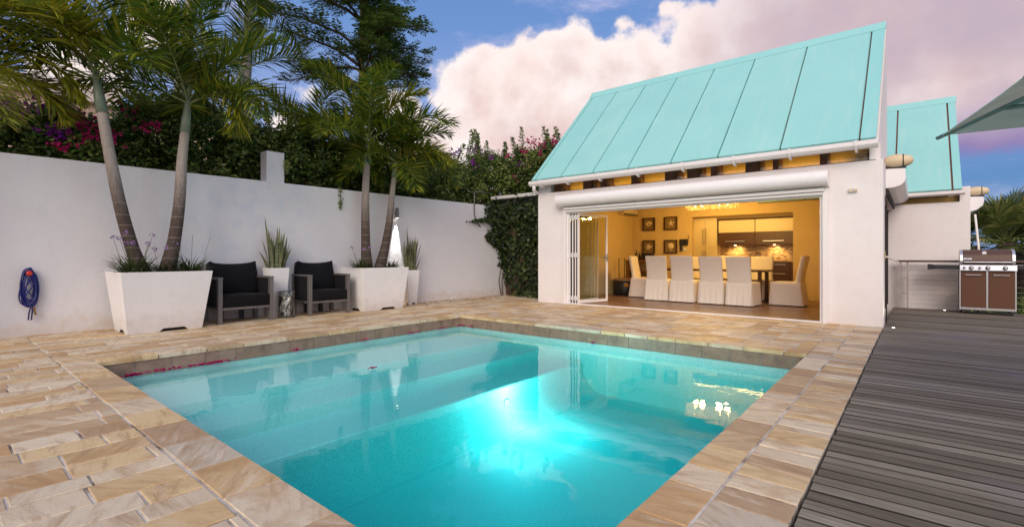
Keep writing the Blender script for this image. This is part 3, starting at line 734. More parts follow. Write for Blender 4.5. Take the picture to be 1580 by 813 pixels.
# ================================================================== SECOND HOUSE
b2 = thing('guest_house', 'farther white house with turquoise roof behind the railing', 'house', (.2, 13.15, 0))
def Q(mb, name, mat, parent=None, **kw):
    mb.v = [(v[0]-.2, v[1]-13.15, v[2]) for v in mb.v]; return mb.build(name, mat, parent or b2, **kw)
q = MB(); q.box(-.60, .81, 13.15, 17.5, -1.6, 2.16); q.box(.655, .81, 13.15, 17.5, 2.16, 2.46); q.box(-.389, .655, 13.55, 17.5, 2.16, 2.3); Q(q, 'wall', M['white'])
y20, z20, y21, z21 = 13.02, 2.36, 15.45, 4.72; a2 = math.atan2(z21-z20, y21-y20)
def sl2(y, off=0): tt = (y-y20)/(y21-y20); return (y-off*math.sin(a2), z20+(z21-z20)*tt+off*math.cos(a2))
q = MB(); q.prism([sl2(y20), sl2(y21), sl2(y21, .05), sl2(y20, .05)], 'x', -3.0, .66); roof2 = Q(q, 'roof', M['roof_under'])
q = MB(); sm2 = [-3.0, -2.0, -1.0, -.36, .54, .68]
for i in range(5):
    q.prism([sl2(y20-.02, .052), sl2(y21-.05, .052), sl2(y21-.05, .085), sl2(y20-.02, .085)], 'x', sm2[i]+(.016 if i else 0), sm2[i+1]-(.016 if i < 4 else 0))
q.v = [(v[0]-.2, v[1]-13.15, v[2]) for v in q.v]; each(q, 'roof_panel', M['teal'], roof2)
q = MB(); q.prism([sl2(y21-.14, .09), sl2(y21+.02, .12), (y21+.1, z21-.04), sl2(y21-.05, .04)], 'x', -3.0, .70); Q(q, 'ridge_cap', M['teal'], roof2, bevel=.006)
q = MB(); q.prism([(y20+.5, 2.30), (y21-.02, z21-.03), (16.2, 2.2)], 'x', .50, .64); Q(q, 'gable', M['white'])
q = MB(); q.prism([(y21, z21-.02), (y21+.06, z21), (16.3, 2.3), (16.2, 2.3)], 'x', -3, .66); Q(q, 'back_slope', M['teal'], roof2)
q = MB(); q.prism([(y20-.08, 2.37), (y20-.08, 2.31), (y20-.03, 2.28), (y20+.02, 2.30), (y20+.02, 2.36)], 'x', -.38, .72); Q(q, 'gutter', M['gutter'], bevel=.006)
q = MB(); q.box(-.30, .64, 13.35, 13.40, 2.165, 2.30); Q(q, 'slot_boards', M['amber_wood'])
cv2 = [(.812, 2.26), (1.0, 2.25), (1.02, 2.20), (1.0, 2.08), (.92, 2.0), (.812, 1.96)]
q = MB(); q.prism(cv2, 'y', 13.3, 16.5); Q(q, 'side_shutter_housing', M['shutter'], bevel=.006)
capsule((.93, 13.42, 2.37), 'cream capsule lamp on the corner of the farther white house', .9)
t = thing('support_pole', 'thin white slanting pole beside the farther white house', 'pole', (.88, 13.2, 0)); q = MB(); q.tube([(0, 0, 1.9), (.07, .0, 1.0), (.08, 0, 0)], .018, 8); q.build('pole', M['white_pipe'], t, smooth=True)

# railing
rl = thing('cable_railing', 'deck railing of steel cables under a dark wooden handrail', 'railing', (3, 12.94, 0))
q = MB(); q.box(-3.33, 6, -.045, .045, .955, .995); q.build('handrail', M['rail_wood'], rl, bevel=.005)
for xx in (-3.26, -3.15, -2.0, -.4, 1.2, 2.8, 4.4, 5.9):
    q = MB(); q.box(xx-.014, xx+.014, -.03, .03, 0, .955); q.build('post', M['cable'], rl)
q = MB()
for z in (.30, .62): q.box(-3.246, -3.164, -.012, .012, z, z+.02)
each(q, 'post_tie', M['cable'], rl)
for i in range(9):
    q = MB(); z = .10+i*.098; q.tube([(-3.15, 0, z), (6, 0, z)], .0032, 6); q.build('cable', M['cable'], rl)
t = thing('rope', 'short white rope from the house pier to the railing', 'rope', (-.37, 9.62, 0))
q = MB(); pts = [(0, 0, 1.07), (.02, .8, 1.035), (.06, 1.9, .99), (.08, 3.28, .965)]; q.tube(pts, .012, 8); q.build('rope_line', M['white_pipe'], t, smooth=True)

# ================================================================== FURNITURE OUTSIDE
def cushion(mb, x0, x1, y0, y1, z0, z1, tilt=0, puff=.03, n=6):
    """rounded pillow block"""
    cx, cy, cz = (x0+x1)/2, (y0+y1)/2, (z0+z1)/2; vs = []; idx = {}
    def pt(u, v, w):
        x, y, z = u*(x1-x0)/2, v*(y1-y0)/2, w*(z1-z0)/2
        bx = 1-.5*max(abs(v), abs(w))**4; 
        x += puff*(1-v*v)*(1-w*w)*u; y += puff*(1-u*u)*(1-w*w)*v; z += puff*(1-u*u)*(1-v*v)*w
        if tilt: x, z = x*math.cos(tilt)+z*math.sin(tilt), -x*math.sin(tilt)+z*math.cos(tilt)
        return (cx+x, cy+y, cz+z)
    fs = []
    def key(i, j, k_):
        if (i, j, k_) not in idx: idx[(i, j, k_)] = len(vs); vs.append(pt(-1+2*i/n, -1+2*j/n, -1+2*k_/n))
        return idx[(i, j, k_)]
    for i in range(n):
        for j in range(n):
            fs.append((key(i, j, 0), key(i, j+1, 0), key(i+1, j+1, 0), key(i+1, j, 0))); fs.append((key(i, j, n), key(i+1, j, n), key(i+1, j+1, n), key(i, j+1, n)))
            fs.append((key(i, 0, j), key(i+1, 0, j), key(i+1, 0, j+1), key(i, 0, j+1))); fs.append((key(i, n, j), key(i, n, j+1), key(i+1, n, j+1), key(i+1, n, j)))
            fs.append((key(0, i, j), key(0, i, j+1), key(0, i+1, j+1), key(0, i+1, j))); fs.append((key(n, i, j), key(n, i+1, j), key(n, i+1, j+1), key(n, i, j+1)))
    mb.add(vs, fs)
def armchair(y, rz, label, wd=.80):
    t = thing('armchair', label, 'armchair', (-8.30, y, .008), rz, 'black cushioned garden armchairs')
    D_ = .74
    for yy in (0, wd-.06):
        q = MB(); q.box(-.075, 0, yy, yy+.06, 0, .70); q.build('leg', M['frame_grey'], t, bevel=.003)
        q = MB(); q.box(-D_+.06, -D_+.13, yy+.0, yy+.06, 0, .70); q.build('leg', M['frame_grey'], t, bevel=.003)
        q = MB(); q.box(-D_, .002, yy-.002, yy+.064, .702, .735); q.build('armrest', M['frame_grey'], t, bevel=.003)
        q = MB(); yq = yy+.01; q.box(-D_+.132, -.077, yq, yq+.04, .262, .70); q.build('side_panel', M['black_fabric'], t)
    q = MB(); q.box(-.062, -.012, .062, wd-.062, .22, .26); q.box(-D_+.1, -.077, .01, .05, .22, .26); q.box(-D_+.1, -.077, wd-.05, wd-.01, .22, .26); each(q, 'rail', M['frame_grey'], t, bevel=.003)
    for yy in (.22, wd-.30):
        q = MB(); q.box(-D_+.10, -D_+.16, yy, yy+.06, 0, .25); q.build('leg', M['black'], t)
    q = MB(); q.box(-D_+.02, -D_+.06, .05, wd-.05, .25, .80); q.build('back_panel', M['black_fabric'], t, bevel=.01)
    q = MB(); cushion(q, -D_+.14, -.0, .065, wd-.065, .27, .44, puff=.02); q.build('seat', M['black_fabric'], t, smooth=True, bevel=.0)
    q = MB(); cushion(q, -D_+.07, -D_+.24, .06, wd-.06, .42, .91, tilt=-.24, puff=.055); q.v = [(v[0], v[1]+(.035 if v[1] > wd/2 else -.035)*0-(v[1]-wd/2)*max(0, .72-v[2])*.0, v[2]+max(0, v[2]-.78)*(abs(v[1]-wd/2)/(wd/2))**3*.55-.018*math.cos((v[1]-wd/2)*7)*(v[2] > .8)) for v in q.v]; q.build('backrest', M['black_fabric'], t, smooth=True)
    return t
armchair(2.87, 0, 'black armchair beside the planter nearest the viewer', .84)
armchair(4.33, R(-1.5), 'black armchair between the metal stool and the farther palm planter', .80)
t = thing('stool', 'silver hammered metal drum stool between the two armchairs', 'stool', (-8.45, 4.00, .008))
q = MB(); q.lathe([(.125, 0), (.135, .01), (.130, .10), (.134, .24), (.128, .36), (.136, .455), (.128, .465), (.0, .467)][:-1]+[(.02, .467)], seg=28); q.build('drum', M['hammered'], t, smooth=True)

def planter(bot, top, h, mb):
    """tapered box; bot/top = (x0,x1,y0,y1); a notch in each foot edge"""
    bx0, bx1, by0, by1 = bot; tx0, tx1, ty0, ty1 = top; nh = .045
    def lerp(a, b_, t): return tuple(a[i]+(b_[i]-a[i])*t for i in range(3))
    B = [(bx1, by0, 0), (bx1, by1, 0), (bx0, by1, 0), (bx0, by0, 0)]; T = [(tx1, ty0, h), (tx1, ty1, h), (tx0, ty1, h), (tx0, ty0, h)]
    for i in range(4):
        j = (i+1) % 4; zr = nh/h
        e = [B[i], lerp(B[i], B[j], .40), None, None, lerp(B[i], B[j], .80), B[j], T[j], T[i]]
        a_, b_ = lerp(B[i], B[j], .46), lerp(B[i], B[j], .74); at, bt = lerp(T[i], T[j], .46), lerp(T[i], T[j], .74)
        e[2] = lerp(a_, at, zr); e[3] = lerp(b_, bt, zr); mb.add(e, [tuple(range(8))])
    # rim and inner faces
    r = .03; I = [(tx1-r, ty0+r, h), (tx1-r, ty1-r, h), (tx0+r, ty1-r, h), (tx0+r, ty0+r, h)]; J = [(v[0], v[1], h-.07) for v in I]
    for i in range(4):
        j = (i+1) % 4; mb.add([T[i], T[j], I[j], I[i]], [(0, 1, 2, 3)]); mb.add([I[i], I[j], J[j], J[i]], [(0, 1, 2, 3)])
    return J
def add_planter(loc, bot, top, h, label, group, name='planter'):
    t = thing(name, label, 'planter', loc, 0, group)
    q = MB(); J = planter(bot, top, h, q)
    me = q.build('tub', M['planter'], t)
    for p in me.data.polygons: pass
    w_ = me.modifiers.new('w', 'WELD'); w_.merge_threshold = .0005
    so = me.modifiers.new('so', 'SOLIDIFY'); so.thickness = .012; so.offset = -1
    bv = me.modifiers.new('b', 'BEVEL'); bv.width = .006; bv.segments = 2; bv.limit_method = 'ANGLE'; bv.angle_limit = R(35)
    q = MB(); q.add([(v[0], v[1], v[2]-.005) for v in J], [(0, 1, 2, 3)]); q.build('soil', M['soil'], t)
    q = MB(); q.box(bot[0]+.06, bot[1]-.06, bot[2]+.06, bot[3]-.06, .002, .09); q.build('plinth', M['dark'], t)
    return t
G1 = 'large tapered white planters with palms'; G2 = 'tall narrow white planters with snake plants'
add_planter((-8.6, 2.17, .010), (-.30, .39, -.45, .45), (-.38, .52, -.55, .55), .85, 'large white tapered planter nearest the viewer, holding two palms', G1)
add_planter((-8.6, 5.82, .010), (-.30, .44, -.46, .45), (-.36, .50, -.52, .56), .84, 'large white tapered planter beside the farther armchair, holding two palms', G1)
add_planter((-8.74, 3.95, .010), (-.12, .10, -.11, .11), (-.17, .16, -.165, .165), .86, 'narrow white planter behind the metal stool', G2)
add_planter((-8.66, 6.85, .010), (-.12, .10, -.11, .11), (-.16, .14, -.16, .16), .76, 'narrow white planter beyond the farther palm planter', G2)

# ------------------------------------------------------------------ plants
def strap_plant(loc, rad, n, h, label, flowers=0, seed=1, sx=1., group=None):
    rr = random.Random(seed); t = thing('strappy_plant', label, 'plant', loc, 0, group)
    q = MB()
    for i in range(n):
        a = rr.uniform(0, 6.283); r0 = rr.uniform(0, 1)**.6; bx, by = r0*rad*math.cos(a), r0*rad*sx*math.sin(a)
        ln = 1.55*h*rr.uniform(.55, 1.15); el = rr.uniform(.55, 1.35); w = .007; dx, dy = math.cos(a+rr.uniform(-.8, .8)), math.sin(a+rr.uniform(-.8, .8))
        pts = [Vector((bx, by, 0)), ]; e = el
        for s_ in range(3): pts.append(pts[-1]+Vector((dx*math.cos(e), dy*math.cos(e), math.sin(e)))*ln/3); e -= rr.uniform(.15, .55)
        sd_ = Vector((-dy, dx, 0)); vs = []
        for k_, p in enumerate(pts): ww = w*(1, 1, .75, .1)[k_]; vs += [p-sd_*ww, p+sd_*ww]
        q.add(vs, [(0, 1, 3, 2), (2, 3, 5, 4), (4, 5, 7, 6)])
    q.build('leaves', M['grass'], t)
    if flowers:
        st, fl = MB(), MB()
        for i in range(flowers):
            a = rr.uniform(0, 6.283); r0 = rr.uniform(.2, 1)*rad; b0 = Vector((r0*math.cos(a), r0*sx*math.sin(a), 0)); hh = h*rr.uniform(1.7, 2.5)
            tp = b0+Vector((math.cos(a)*hh*.25, math.sin(a)*hh*.25, hh)); st.tube([b0, (b0+tp)/2+Vector((0, 0, .02)), tp], .0025, 4)
            if rr.random() < .7:
                for _ in range(16):
                    d_ = Vector((rr.gauss(0, 1), rr.gauss(0, 1), rr.gauss(.2, .6))).normalized()*.034; c_ = tp+d_
                    s1 = Vector((rr.gauss(0, 1), rr.gauss(0, 1), rr.gauss(0, 1))).normalized()*.012; s2 = d_.cross(s1).normalized()*.012
                    fl.quad(c_-s1, c_+s2, c_+s1, c_-s2)
        st.build('flower_stem', M['grass'], t)
        if fl.v: fl.build('florets', M['lilac'], t)
    return t
SG = 'grassy clumps planted at the foot of the palms'
strap_plant((-8.40, 1.85, .81), .16, 230, .26, 'grassy clump with lilac flowers at the left end of the nearest palm planter', 9, 1, group=SG)
strap_plant((-8.40, 2.20, .81), .14, 90, .18, 'low grassy tuft between the two trunks of the nearest palms', 3, 2, group=SG)
strap_plant((-8.42, 2.52, .81), .15, 190, .24, 'grassy clump with lilac flowers right of the nearest palm trunks', 4, 3, group=SG)
strap_plant((-8.45, 5.50, .80), .15, 200, .20, 'short grassy clump with dry stalks left of the farther palm trunks', 6, 4, group=SG)
strap_plant((-8.45, 6.15, .80), .15, 150, .17, 'short grassy clump right of the farther palm trunks', 0, 5, group=SG)
strap_plant((-7.05, 9.95, .01), .20, 170, .36, 'green strappy clump on the ground against the pool house corner', 0, 6)
def snake_plant(loc, n, h, label, seed):
    rr = random.Random(seed); t = thing('snake_plant', label, 'plant', loc, 0, 'snake plants in the narrow planters'); q = MB()
    for i in range(n):
        a = rr.uniform(0, 6.283); r0 = .125*rr.uniform(.1, 1)**.6; b0 = Vector((r0*math.cos(a), r0*math.sin(a), 0)); ln = h*rr.choice((.55, .7, .8, .95, 1.0))*rr.uniform(.85, 1.1)
        if i == 0: ln = h*1.35
        lean = r0*1.0*rr.uniform(.2, 1.6); tw = rr.uniform(0, 3.14); vs = []; K = 8
        for k_ in range(K+1):
            s_ = k_/K; p = b0+Vector((math.cos(a)*lean*s_**1.5, math.sin(a)*lean*s_**1.5, ln*s_)); ww = .026*(math.sin(math.pi*min(1, .30+s_*.70))**.7)+.0005; ww = .001 if k_ == K else ww
            an = tw+s_*.9; sd_ = Vector((math.cos(an), math.sin(an), 0)); nn = Vector((-sd_.y, sd_.x, 0))*ww*.35
            vs += [p-sd_*ww, p+nn, p+sd_*ww]
        q.add(vs, [f for k_ in range(K) for f in ((3*k_, 3*k_+1, 3*k_+4, 3*k_+3), (3*k_+1, 3*k_+2, 3*k_+5, 3*k_+4))])
    q.build('leaves', M['sans'], t, smooth=True); return t
snake_plant((-8.74, 3.95, .79), 52, .74, 'upright snake plant in the narrow planter behind the metal stool', 5)
snake_plant((-8.66, 6.85, .68), 54, .80, 'upright snake plant in front of the lit wall beyond the farther palms', 9)

def frond(mb, st, base, az, el, L, droop, rr, dens=62, wl_=.62, w=.020, plume=.9):
    """one feather frond: stalk into st, leaflets into mb"""
    Nn = 16; p = Vector(base); e = el; pts = [p.copy()]; tans = []
    for i in range(Nn):
        T = Vector((math.cos(az)*math.cos(e), math.sin(az)*math.cos(e), math.sin(e))); tans.append(T); p = p+T*L/Nn; pts.append(p.copy()); e -= droop/Nn*(.4+1.5*i/Nn)
    tans.append(tans[-1]); st.tube(pts, [.016*(1-.85*i/Nn) for i in range(Nn+1)], 5)
    S0 = Vector((-math.sin(az), math.cos(az), 0))
    for i in range(dens):
        t_ = .14+.86*(i+rr.random())/dens; f_ = t_*Nn; k_ = min(int(f_), Nn-1); fr_ = f_-k_; b_ = pts[k_].lerp(pts[k_+1], fr_); T = tans[k_]; Nrm = S0.cross(T)*-1
        if Nrm.z < 0: Nrm = -Nrm
        prof = wl_*(math.sin(math.pi*(.12+.83*t_))**.65)*rr.uniform(.8, 1.1)
        for sgn in (-1, 1):
            ph_ = rr.gauss(.25, .55*plume); fw = .55+.5*t_
            D = (T*fw+S0*sgn*math.cos(ph_)+Nrm*math.sin(ph_)).normalized(); g_ = Vector((0, 0, -1))
            m1 = b_+D*prof*.5; D2 = (D+g_*rr.uniform(.06, .36)).normalized(); e1 = m1+D2*prof*.5
            sd_ = D.cross(Vector((rr.gauss(0, .4), rr.gauss(0, .4), 1))).normalized()
            ww = w*rr.uniform(.75, 1.15)
            mb.add([b_-sd_*ww*.35, b_+sd_*ww*.35, m1+sd_*ww, m1-sd_*ww, e1], [(0, 1, 2, 3), (3, 2, 4)])
def palm(loc, pts, r0, r1, label, seed, nf=11, L=1.75, shaft=.55, group=None, mats=('palm', 'palm_y'), cat='palm', elr=(-.1, 1.25), avoid=None, dens=62, wl_=.62, w=.017, bright=None, az0=0, extra=()):
    rr = random.Random(seed); t = thing('palm_tree', label, cat, loc, 0, group)
    q = MB(); n = len(pts); rad = [r0*1.25]+[r0+(r1-r0)*i/(n-1) for i in range(1, n)]
    # smooth the trunk through its points
    P_ = []; Rr = []
    for i in range(n-1):
        for s_ in range(5):
            u = s_/5; a_, b_, c_, d_ = (Vector(pts[max(i-1, 0)]), Vector(pts[i]), Vector(pts[i+1]), Vector(pts[min(i+2, n-1)]))
            P_.append(.5*((2*b_)+(c_-a_)*u+(2*a_-5*b_+4*c_-d_)*u*u+(-a_+3*b_-3*c_+d_)*u**3)); Rr.append(rad[i]+(rad[i+1]-rad[i])*u)
    P_.append(Vector(pts[-1])); Rr.append(rad[-1]); q.tube(P_, Rr, 14); q.build('trunk', M['bark'], t, smooth=True)
    top = Vector(pts[-1]); dr = (top-Vector(pts[-2])).normalized(); sh_ = MB(); sh_.tube([top-dr*.01, top+dr*shaft*.35, top+dr*shaft], [r1*1.12, r1*1.05, r1*.45], 12); sh_.build('crownshaft', M['crownshaft'], t, smooth=True)
    c0 = top+dr*shaft*.75; a, b_, st = MB(), MB(), MB()
    for i in range(nf):
        az = az0+i*2.39996+rr.uniform(-.25, .25); f = i/(nf-1); el = elr[1]-(elr[1]-elr[0])*f+rr.uniform(-.1, .1)
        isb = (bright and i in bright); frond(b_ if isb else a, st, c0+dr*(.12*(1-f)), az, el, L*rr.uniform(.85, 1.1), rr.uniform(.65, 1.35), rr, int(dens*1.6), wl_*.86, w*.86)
    for az, el, ll, dp, br in extra: frond(b_ if br else a, st, c0, az, el, ll, dp, rr, int(dens*1.8), wl_*.8, w*.86)
    a.build('fronds', M[mats[0]], t)
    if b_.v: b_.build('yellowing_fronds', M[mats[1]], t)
    st.build('stalks', M['rachis'], t)
    return t
PG = 'feather palms growing from the large white planters'
palm((-8.55, 2.02, .80), [(0, -.04, 0), (0, -.16, .35), (.0, -.30, .95), (.0, -.41, 1.6), (-.02, -.50, 2.25)], .095, .062, 'left palm of the pair in the nearest planter, trunk leaning left', 21, nf=10, L=1.7, group=PG, elr=(.25, 1.45), bright=(5,), dens=70)
palm((-8.50, 2.24, .80), [(0, .0, 0), (0, .10, .5), (0, .17, 1.1), (0, .20, 1.7), (.0, .24, 2.15)], .095, .060, 'right palm of the pair in the nearest planter, with a bright drooping frond', 34, nf=10, L=1.65, group=PG, elr=(.25, 1.4), bright=(2,), dens=70, extra=((.55, .55, 1.35, 3.0, True),))
palm((-8.55, 5.68, .80), [(0, .0, 0), (0, -.03, .5), (0, -.04, 1.1), (-.0, -.03, 1.7), (.0, .0, 2.15)], .10, .062, 'left palm of the pair in the farther planter, trunk upright', 41, nf=12, L=1.85, group=PG, elr=(.1, 1.45), bright=(3,), dens=70)
palm((-8.55, 6.00, .80), [(0, -.02, 0), (0, .12, .5), (0, .22, 1.0), (0, .28, 1.5), (0, .34, 1.95)], .10, .050, 'right palm of the pair in the farther planter, trunk leaning right', 55, nf=14, L=1.45, group=PG, elr=(-.1, 1.3), bright=(1, 4, 8), dens=66, shaft=.4)
palm((-8.9, -.15, 0), [(0, 0, 0), (0, .02, 1), (0, .05, 2), (0, .08, 3.0)], .11, .08, 'palm at the left edge whose fronds hang into view', 62, nf=9, L=1.8, elr=(-.1, 1.3), bright=(3, 4, 5, 6, 7, 8, 9, 10, 11), mats=('palm', 'palm_y'), dens=72, extra=((1.4, .55, 1.7, 1.9, True), (1.9, .9, 1.9, 1.5, False), (1.0, .9, 1.8, 1.7, True), (1.6, .2, 1.5, 1.5, True), (1.2, 1.2, 2.0, 1.4, False)))
palm((-10.8, 4.0, 0), [(0, 0, 0), (0, .05, 1.5), (.05, .05, 3.0), (.1, .1, 4.4)], .13, .09, 'tall palm behind the wall pillar with drooping dark fronds', 71, nf=7, L=2.0, elr=(-.2, 1.3), dens=64, wl_=.7)
palm((-11.2, 2.6, 0), [(0, 0, 0), (0, .25, 2), (0, .55, 4), (0, .8, 6.4)], .14, .10, 'very tall palm behind the wall with its crown above the photo', 72, nf=9, L=2.1, elr=(-.1, 1.2), dens=60, wl_=.7)
palm((-11.6, 4.2, 0), [(0, 0, 0), (0, .1, 2), (0, .3, 4), (0, .45, 6.6)], .14, .10, 'second very tall palm behind the wall, right of its neighbour', 73, nf=8, L=2.1, elr=(-.1, 1.2), dens=56, wl_=.7)
palm((-10.3, 5.3, 0), [(0, 0, 0), (0, .05, 1.2), (.05, .05, 2.0), (.1, .1, 2.9)], .10, .07, 'shorter palm behind the wall between the two planters', 79, nf=12, L=1.8, elr=(-.3, 1.2), dens=70, wl_=.6, mats=('palm', 'palm_y'), bright=(3,))

# leaf cloud helpers
def leafquad(mb, c, d, s, rr, ar=.55):
    """small pointed leaf folded along its midrib"""
    u = Vector((rr.gauss(0, 1), rr.gauss(0, 1), rr.gauss(-.15, .7))).normalized(); v = u.cross(d)
    if v.length < 1e-3: v = u.cross(Vector((1, 0, 0)))
    v.normalize(); n = u.cross(v)*s*.14
    mb.add([c-u*s*.5, c+v*s*ar*.5+n, c+u*s*.55, c-v*s*ar*.5+n], [(0, 1, 2, 3)])
def bush(loc, rx, ry, z0, z1, label, seed, ncl=150, per=78, leaf_=.085, flowers=(), group=None, light=.25, sprays=5, name='bougainvillea_bush', cat='bush'):
    rr = random.Random(seed); t = thing(name, label, cat, loc, 0, group); a, b_, st = MB(), MB(), MB()
    fl = {}
    def clump(c, r, n, mb, s=leaf_, hang=.0):
        for _ in range(n):
            d = Vector((rr.gauss(0, 1), rr.gauss(0, 1), rr.gauss(0, .8))); d.normalize(); leafquad(mb, c+d*r*rr.random()**.5, d, s*rr.uniform(.6, 1.25), rr)
    ncl = int(ncl*1.45); zc = (z0+z1)/2; hz = (z1-z0)/2
    for i in range(ncl):
        th = rr.uniform(0, 6.283); rad = rr.random()**.42; u = rr.uniform(-1, 1)
        k_ = (1-abs(u)**3.2)**.4
        c = Vector((rx*rad*math.cos(th)*k_, ry*rad*math.sin(th)*k_, zc+hz*u*rr.uniform(.85, 1.0)))
        r = rr.uniform(.16, .34); clump(c, r, per, b_ if rr.random() < light else a)
        if i % 5 == 0: st.tube([(rr.uniform(-.2, .2), rr.uniform(-ry, ry)*.5, z0), (c.x*.5, c.y*.7, (z0+c.z)/2), c], [.022, .014, .005], 4)
    for i in range(sprays):                                # leggy shoots above the mass
        y_ = rr.uniform(-ry, ry)*.9; b0 = Vector((rr.uniform(-.3, .5)*rx, y_, z1-.25)); hh = rr.uniform(.35, .95); tp = b0+Vector((rr.uniform(-.15, .15), rr.uniform(-.2, .2), hh))
        st.tube([b0, b0.lerp(tp, .5)+Vector((.03, .02, 0)), tp], [.012, .008, .003], 4)
        for s_ in range(9):
            c = b0.lerp(tp, s_/8); clump(c, .17*(1-.75*s_/8)+.02, 17, b_ if rr.random() < .5 else a, leaf_*.8)
    for (fx, fy, fz, fr, fn, fm) in flowers:
        mb = MB(); fl[len(fl)] = (fm, mb)
        for _ in range(fn):
            cc = Vector((fx, fy, fz))+Vector((rr.gauss(0, .4), rr.gauss(0, 1), rr.gauss(0, .6)))*fr
            for _ in range(7):
                d = Vector((rr.gauss(0, 1), rr.gauss(0, 1), rr.gauss(0, 1))).normalized(); leafquad(mb, cc+d*.05*rr.random(), d, .045, rr, .8)
    a.build('leaves', M['hedge'], t); b_.build('young_leaves', M['hedge_light'], t); st.build('branches', M['hedge_stem'], t)
    for fm, mb in fl.values(): mb.build('flower_cluster', M[fm], t)
    return t
HG = 'bougainvillea bushes overhanging the white wall'
bush((-10.35, -.6, 0), 1.0, 1.3, 1.9, 3.15, 'dark leafy bush over the wall above the blue hose', 101, ncl=150, sprays=2, group=HG)
bush((-10.25, 1.25, 0), .95, 1.2, 1.9, 3.25, 'bush with purple and magenta blooms behind the nearest planter', 102, ncl=170, sprays=1, group=HG,
     flowers=((.98, -.45, 3.1, .13, 26, 'purple'), (1.0, .15, 3.02, .15, 44, 'magenta'), (1.0, -.12, 2.8, .10, 18, 'purple'), (.9, -.85, 3.35, .10, 20, 'purple'), (1.0, .42, 2.85, .12, 26, 'magenta'), (1.02, -.05, 2.62, .09, 12, 'magenta'), (.95, .95, 3.1, .10, 12, 'magenta'), (1.0, -.75, 2.95, .10, 14, 'purple')))
bush((-10.35, 3.0, 0), 1.0, 1.2, 1.9, 3.95, 'dense dark bush above the nearer armchair', 103, ncl=220, group=HG, flowers=((.7, -1.0, 3.35, .12, 8, 'magenta'),))
bush((-10.2, 4.9, 0), .9, 1.2, 1.9, 3.8, 'bush right of the wall pillar', 104, ncl=190, group=HG)
bush((-10.1, 6.7, 0), .9, 1.2, 1.9, 3.75, 'dark bush behind the farther palms', 105, ncl=200, group=HG)
bush((-9.95, 8.5, 0), .9, 1.2, 1.9, 3.7, 'tall bush with a few purple flowers right of the farther palms', 106, ncl=200, light=.35, group=HG, flowers=((.75, .2, 3.75, .12, 14, 'purple'), (.9, .75, 3.55, .10, 9, 'purple')))
bush((-9.75, 10.6, 0), 1.0, 1.25, 1.9, 4.05, 'tall leggy bush rising above the ivy', 107, ncl=230, light=.45, sprays=11, group=HG, flowers=((.45, -.95, 4.0, .11, 12, 'purple'), (.80, -.75, 3.75, .08, 7, 'purple'), (.95, -.2, 3.9, .09, 7, 'magenta'), (1.0, .1, 3.3, .10, 6, 'magenta')))
bush((-8.75, 11.9, 0), 1.0, 1.1, 2.3, 4.35, 'leggy bush with crimson blooms beside the turquoise roof', 108, ncl=210, light=.4, sprays=12, group=HG,
     flowers=((.35, -.95, 4.30, .12, 22, 'magenta'), (.60, -.80, 4.22, .10, 14, 'magenta'), (.75, -.35, 4.35, .12, 16, 'magenta'), (.25, -1.1, 4.0, .10, 10, 'magenta'), (.65, -.85, 3.95, .10, 9, 'magenta'), (.1, -1.1, 3.7, .08, 7, 'purple')))
bush((-7.6, 11.3, 0), .7, .6, 2.45, 3.3, 'leafy growth over the white gutter at the end of the roof', 109, ncl=80, light=.4, sprays=3, group=HG)

# ivy on the end wall
iv = thing('ivy', 'dark ivy covering the end wall beside the pool house', 'climbing plant', (-7.8, 10.2, 0))
rr = random.Random(77); a, st = MB(), MB()
def ivy_leaf(c, n, s):
    u = Vector((rr.gauss(0, 1), rr.gauss(0, 1), rr.gauss(-.6, .8))).normalized(); u = (u-n*u.dot(n)*.7).normalized(); v = u.cross(n).normalized()
    a.add([c-u*s*.4, c+v*s*.5-u*s*.1, c+v*s*.25+u*s*.2, c+u*s*.6, c-v*s*.25+u*s*.2, c-v*s*.5-u*s*.1], [(0, 1, 2, 3), (0, 3, 4, 5)])
nf_ = Vector((0, -1, 0)); 
for i in range(8200):
    u, z = rr.uniform(-1.25, .95), rr.uniform(.02, 2.50)
    left = -1.18+.75*max(0, (1.25-z)/1.25)**1.6
    if z > 2.2: left -= .0
    if u < left+rr.gauss(0, .05): continue
    holes = math.sin(u*9+z*4)*math.sin(z*7-u*3)
    if u < -.1 and z < 2. and holes > .38 and rr.random() < .93: continue
    if z < .5 and u < .1 and rr.random() < .45: continue
    th = rr.random()**1.5*(.40 if u > -.4 else .24)*(.55+.6*abs(math.sin(u*5+z*3.1)*math.cos(z*4.3-u*2)))
    ivy_leaf(Vector((u, -.02-th, z)), (nf_+Vector((rr.gauss(0, .5), 0, rr.gauss(.2, .4)))).normalized(), rr.uniform(.04, .115))
for i in range(5200):                                   # lapping round onto the white wall
    y_, z = rr.uniform(-1.75, 0), rr.uniform(.35, 2.45)
    lim = -.10-.62/(1+math.exp(-(z-1.15)/.16))-.12*math.sin(z*9)-.95*math.exp(-((z-1.98-.10*(y_+1.2))/.055)**2)
    if y_ < lim+rr.gauss(0, .05) or (math.sin(y_*11+z*5)*math.sin(z*8) > .72 and rr.random() < .8): continue
    ivy_leaf(Vector((wx(10.2+y_)+7.8+.02+rr.random()**1.6*.16, y_, z)), Vector((1, rr.gauss(-.2, .4), rr.gauss(.2, .4))).normalized(), rr.uniform(.05, .10))
for s_ in range(2):
    y0_ = -.15-.12*s_; st.tube([(wx(10.2)+7.8+.02, y0_+.1*s_*.5, 0), (wx(10.2)+7.8+.025, y0_-.05, .4), (wx(10.2)+7.8+.02, y0_+.08, .9), (wx(10.2)+7.8+.02, y0_-.12, 1.5)], [.014, .012, .009, .005], 5)
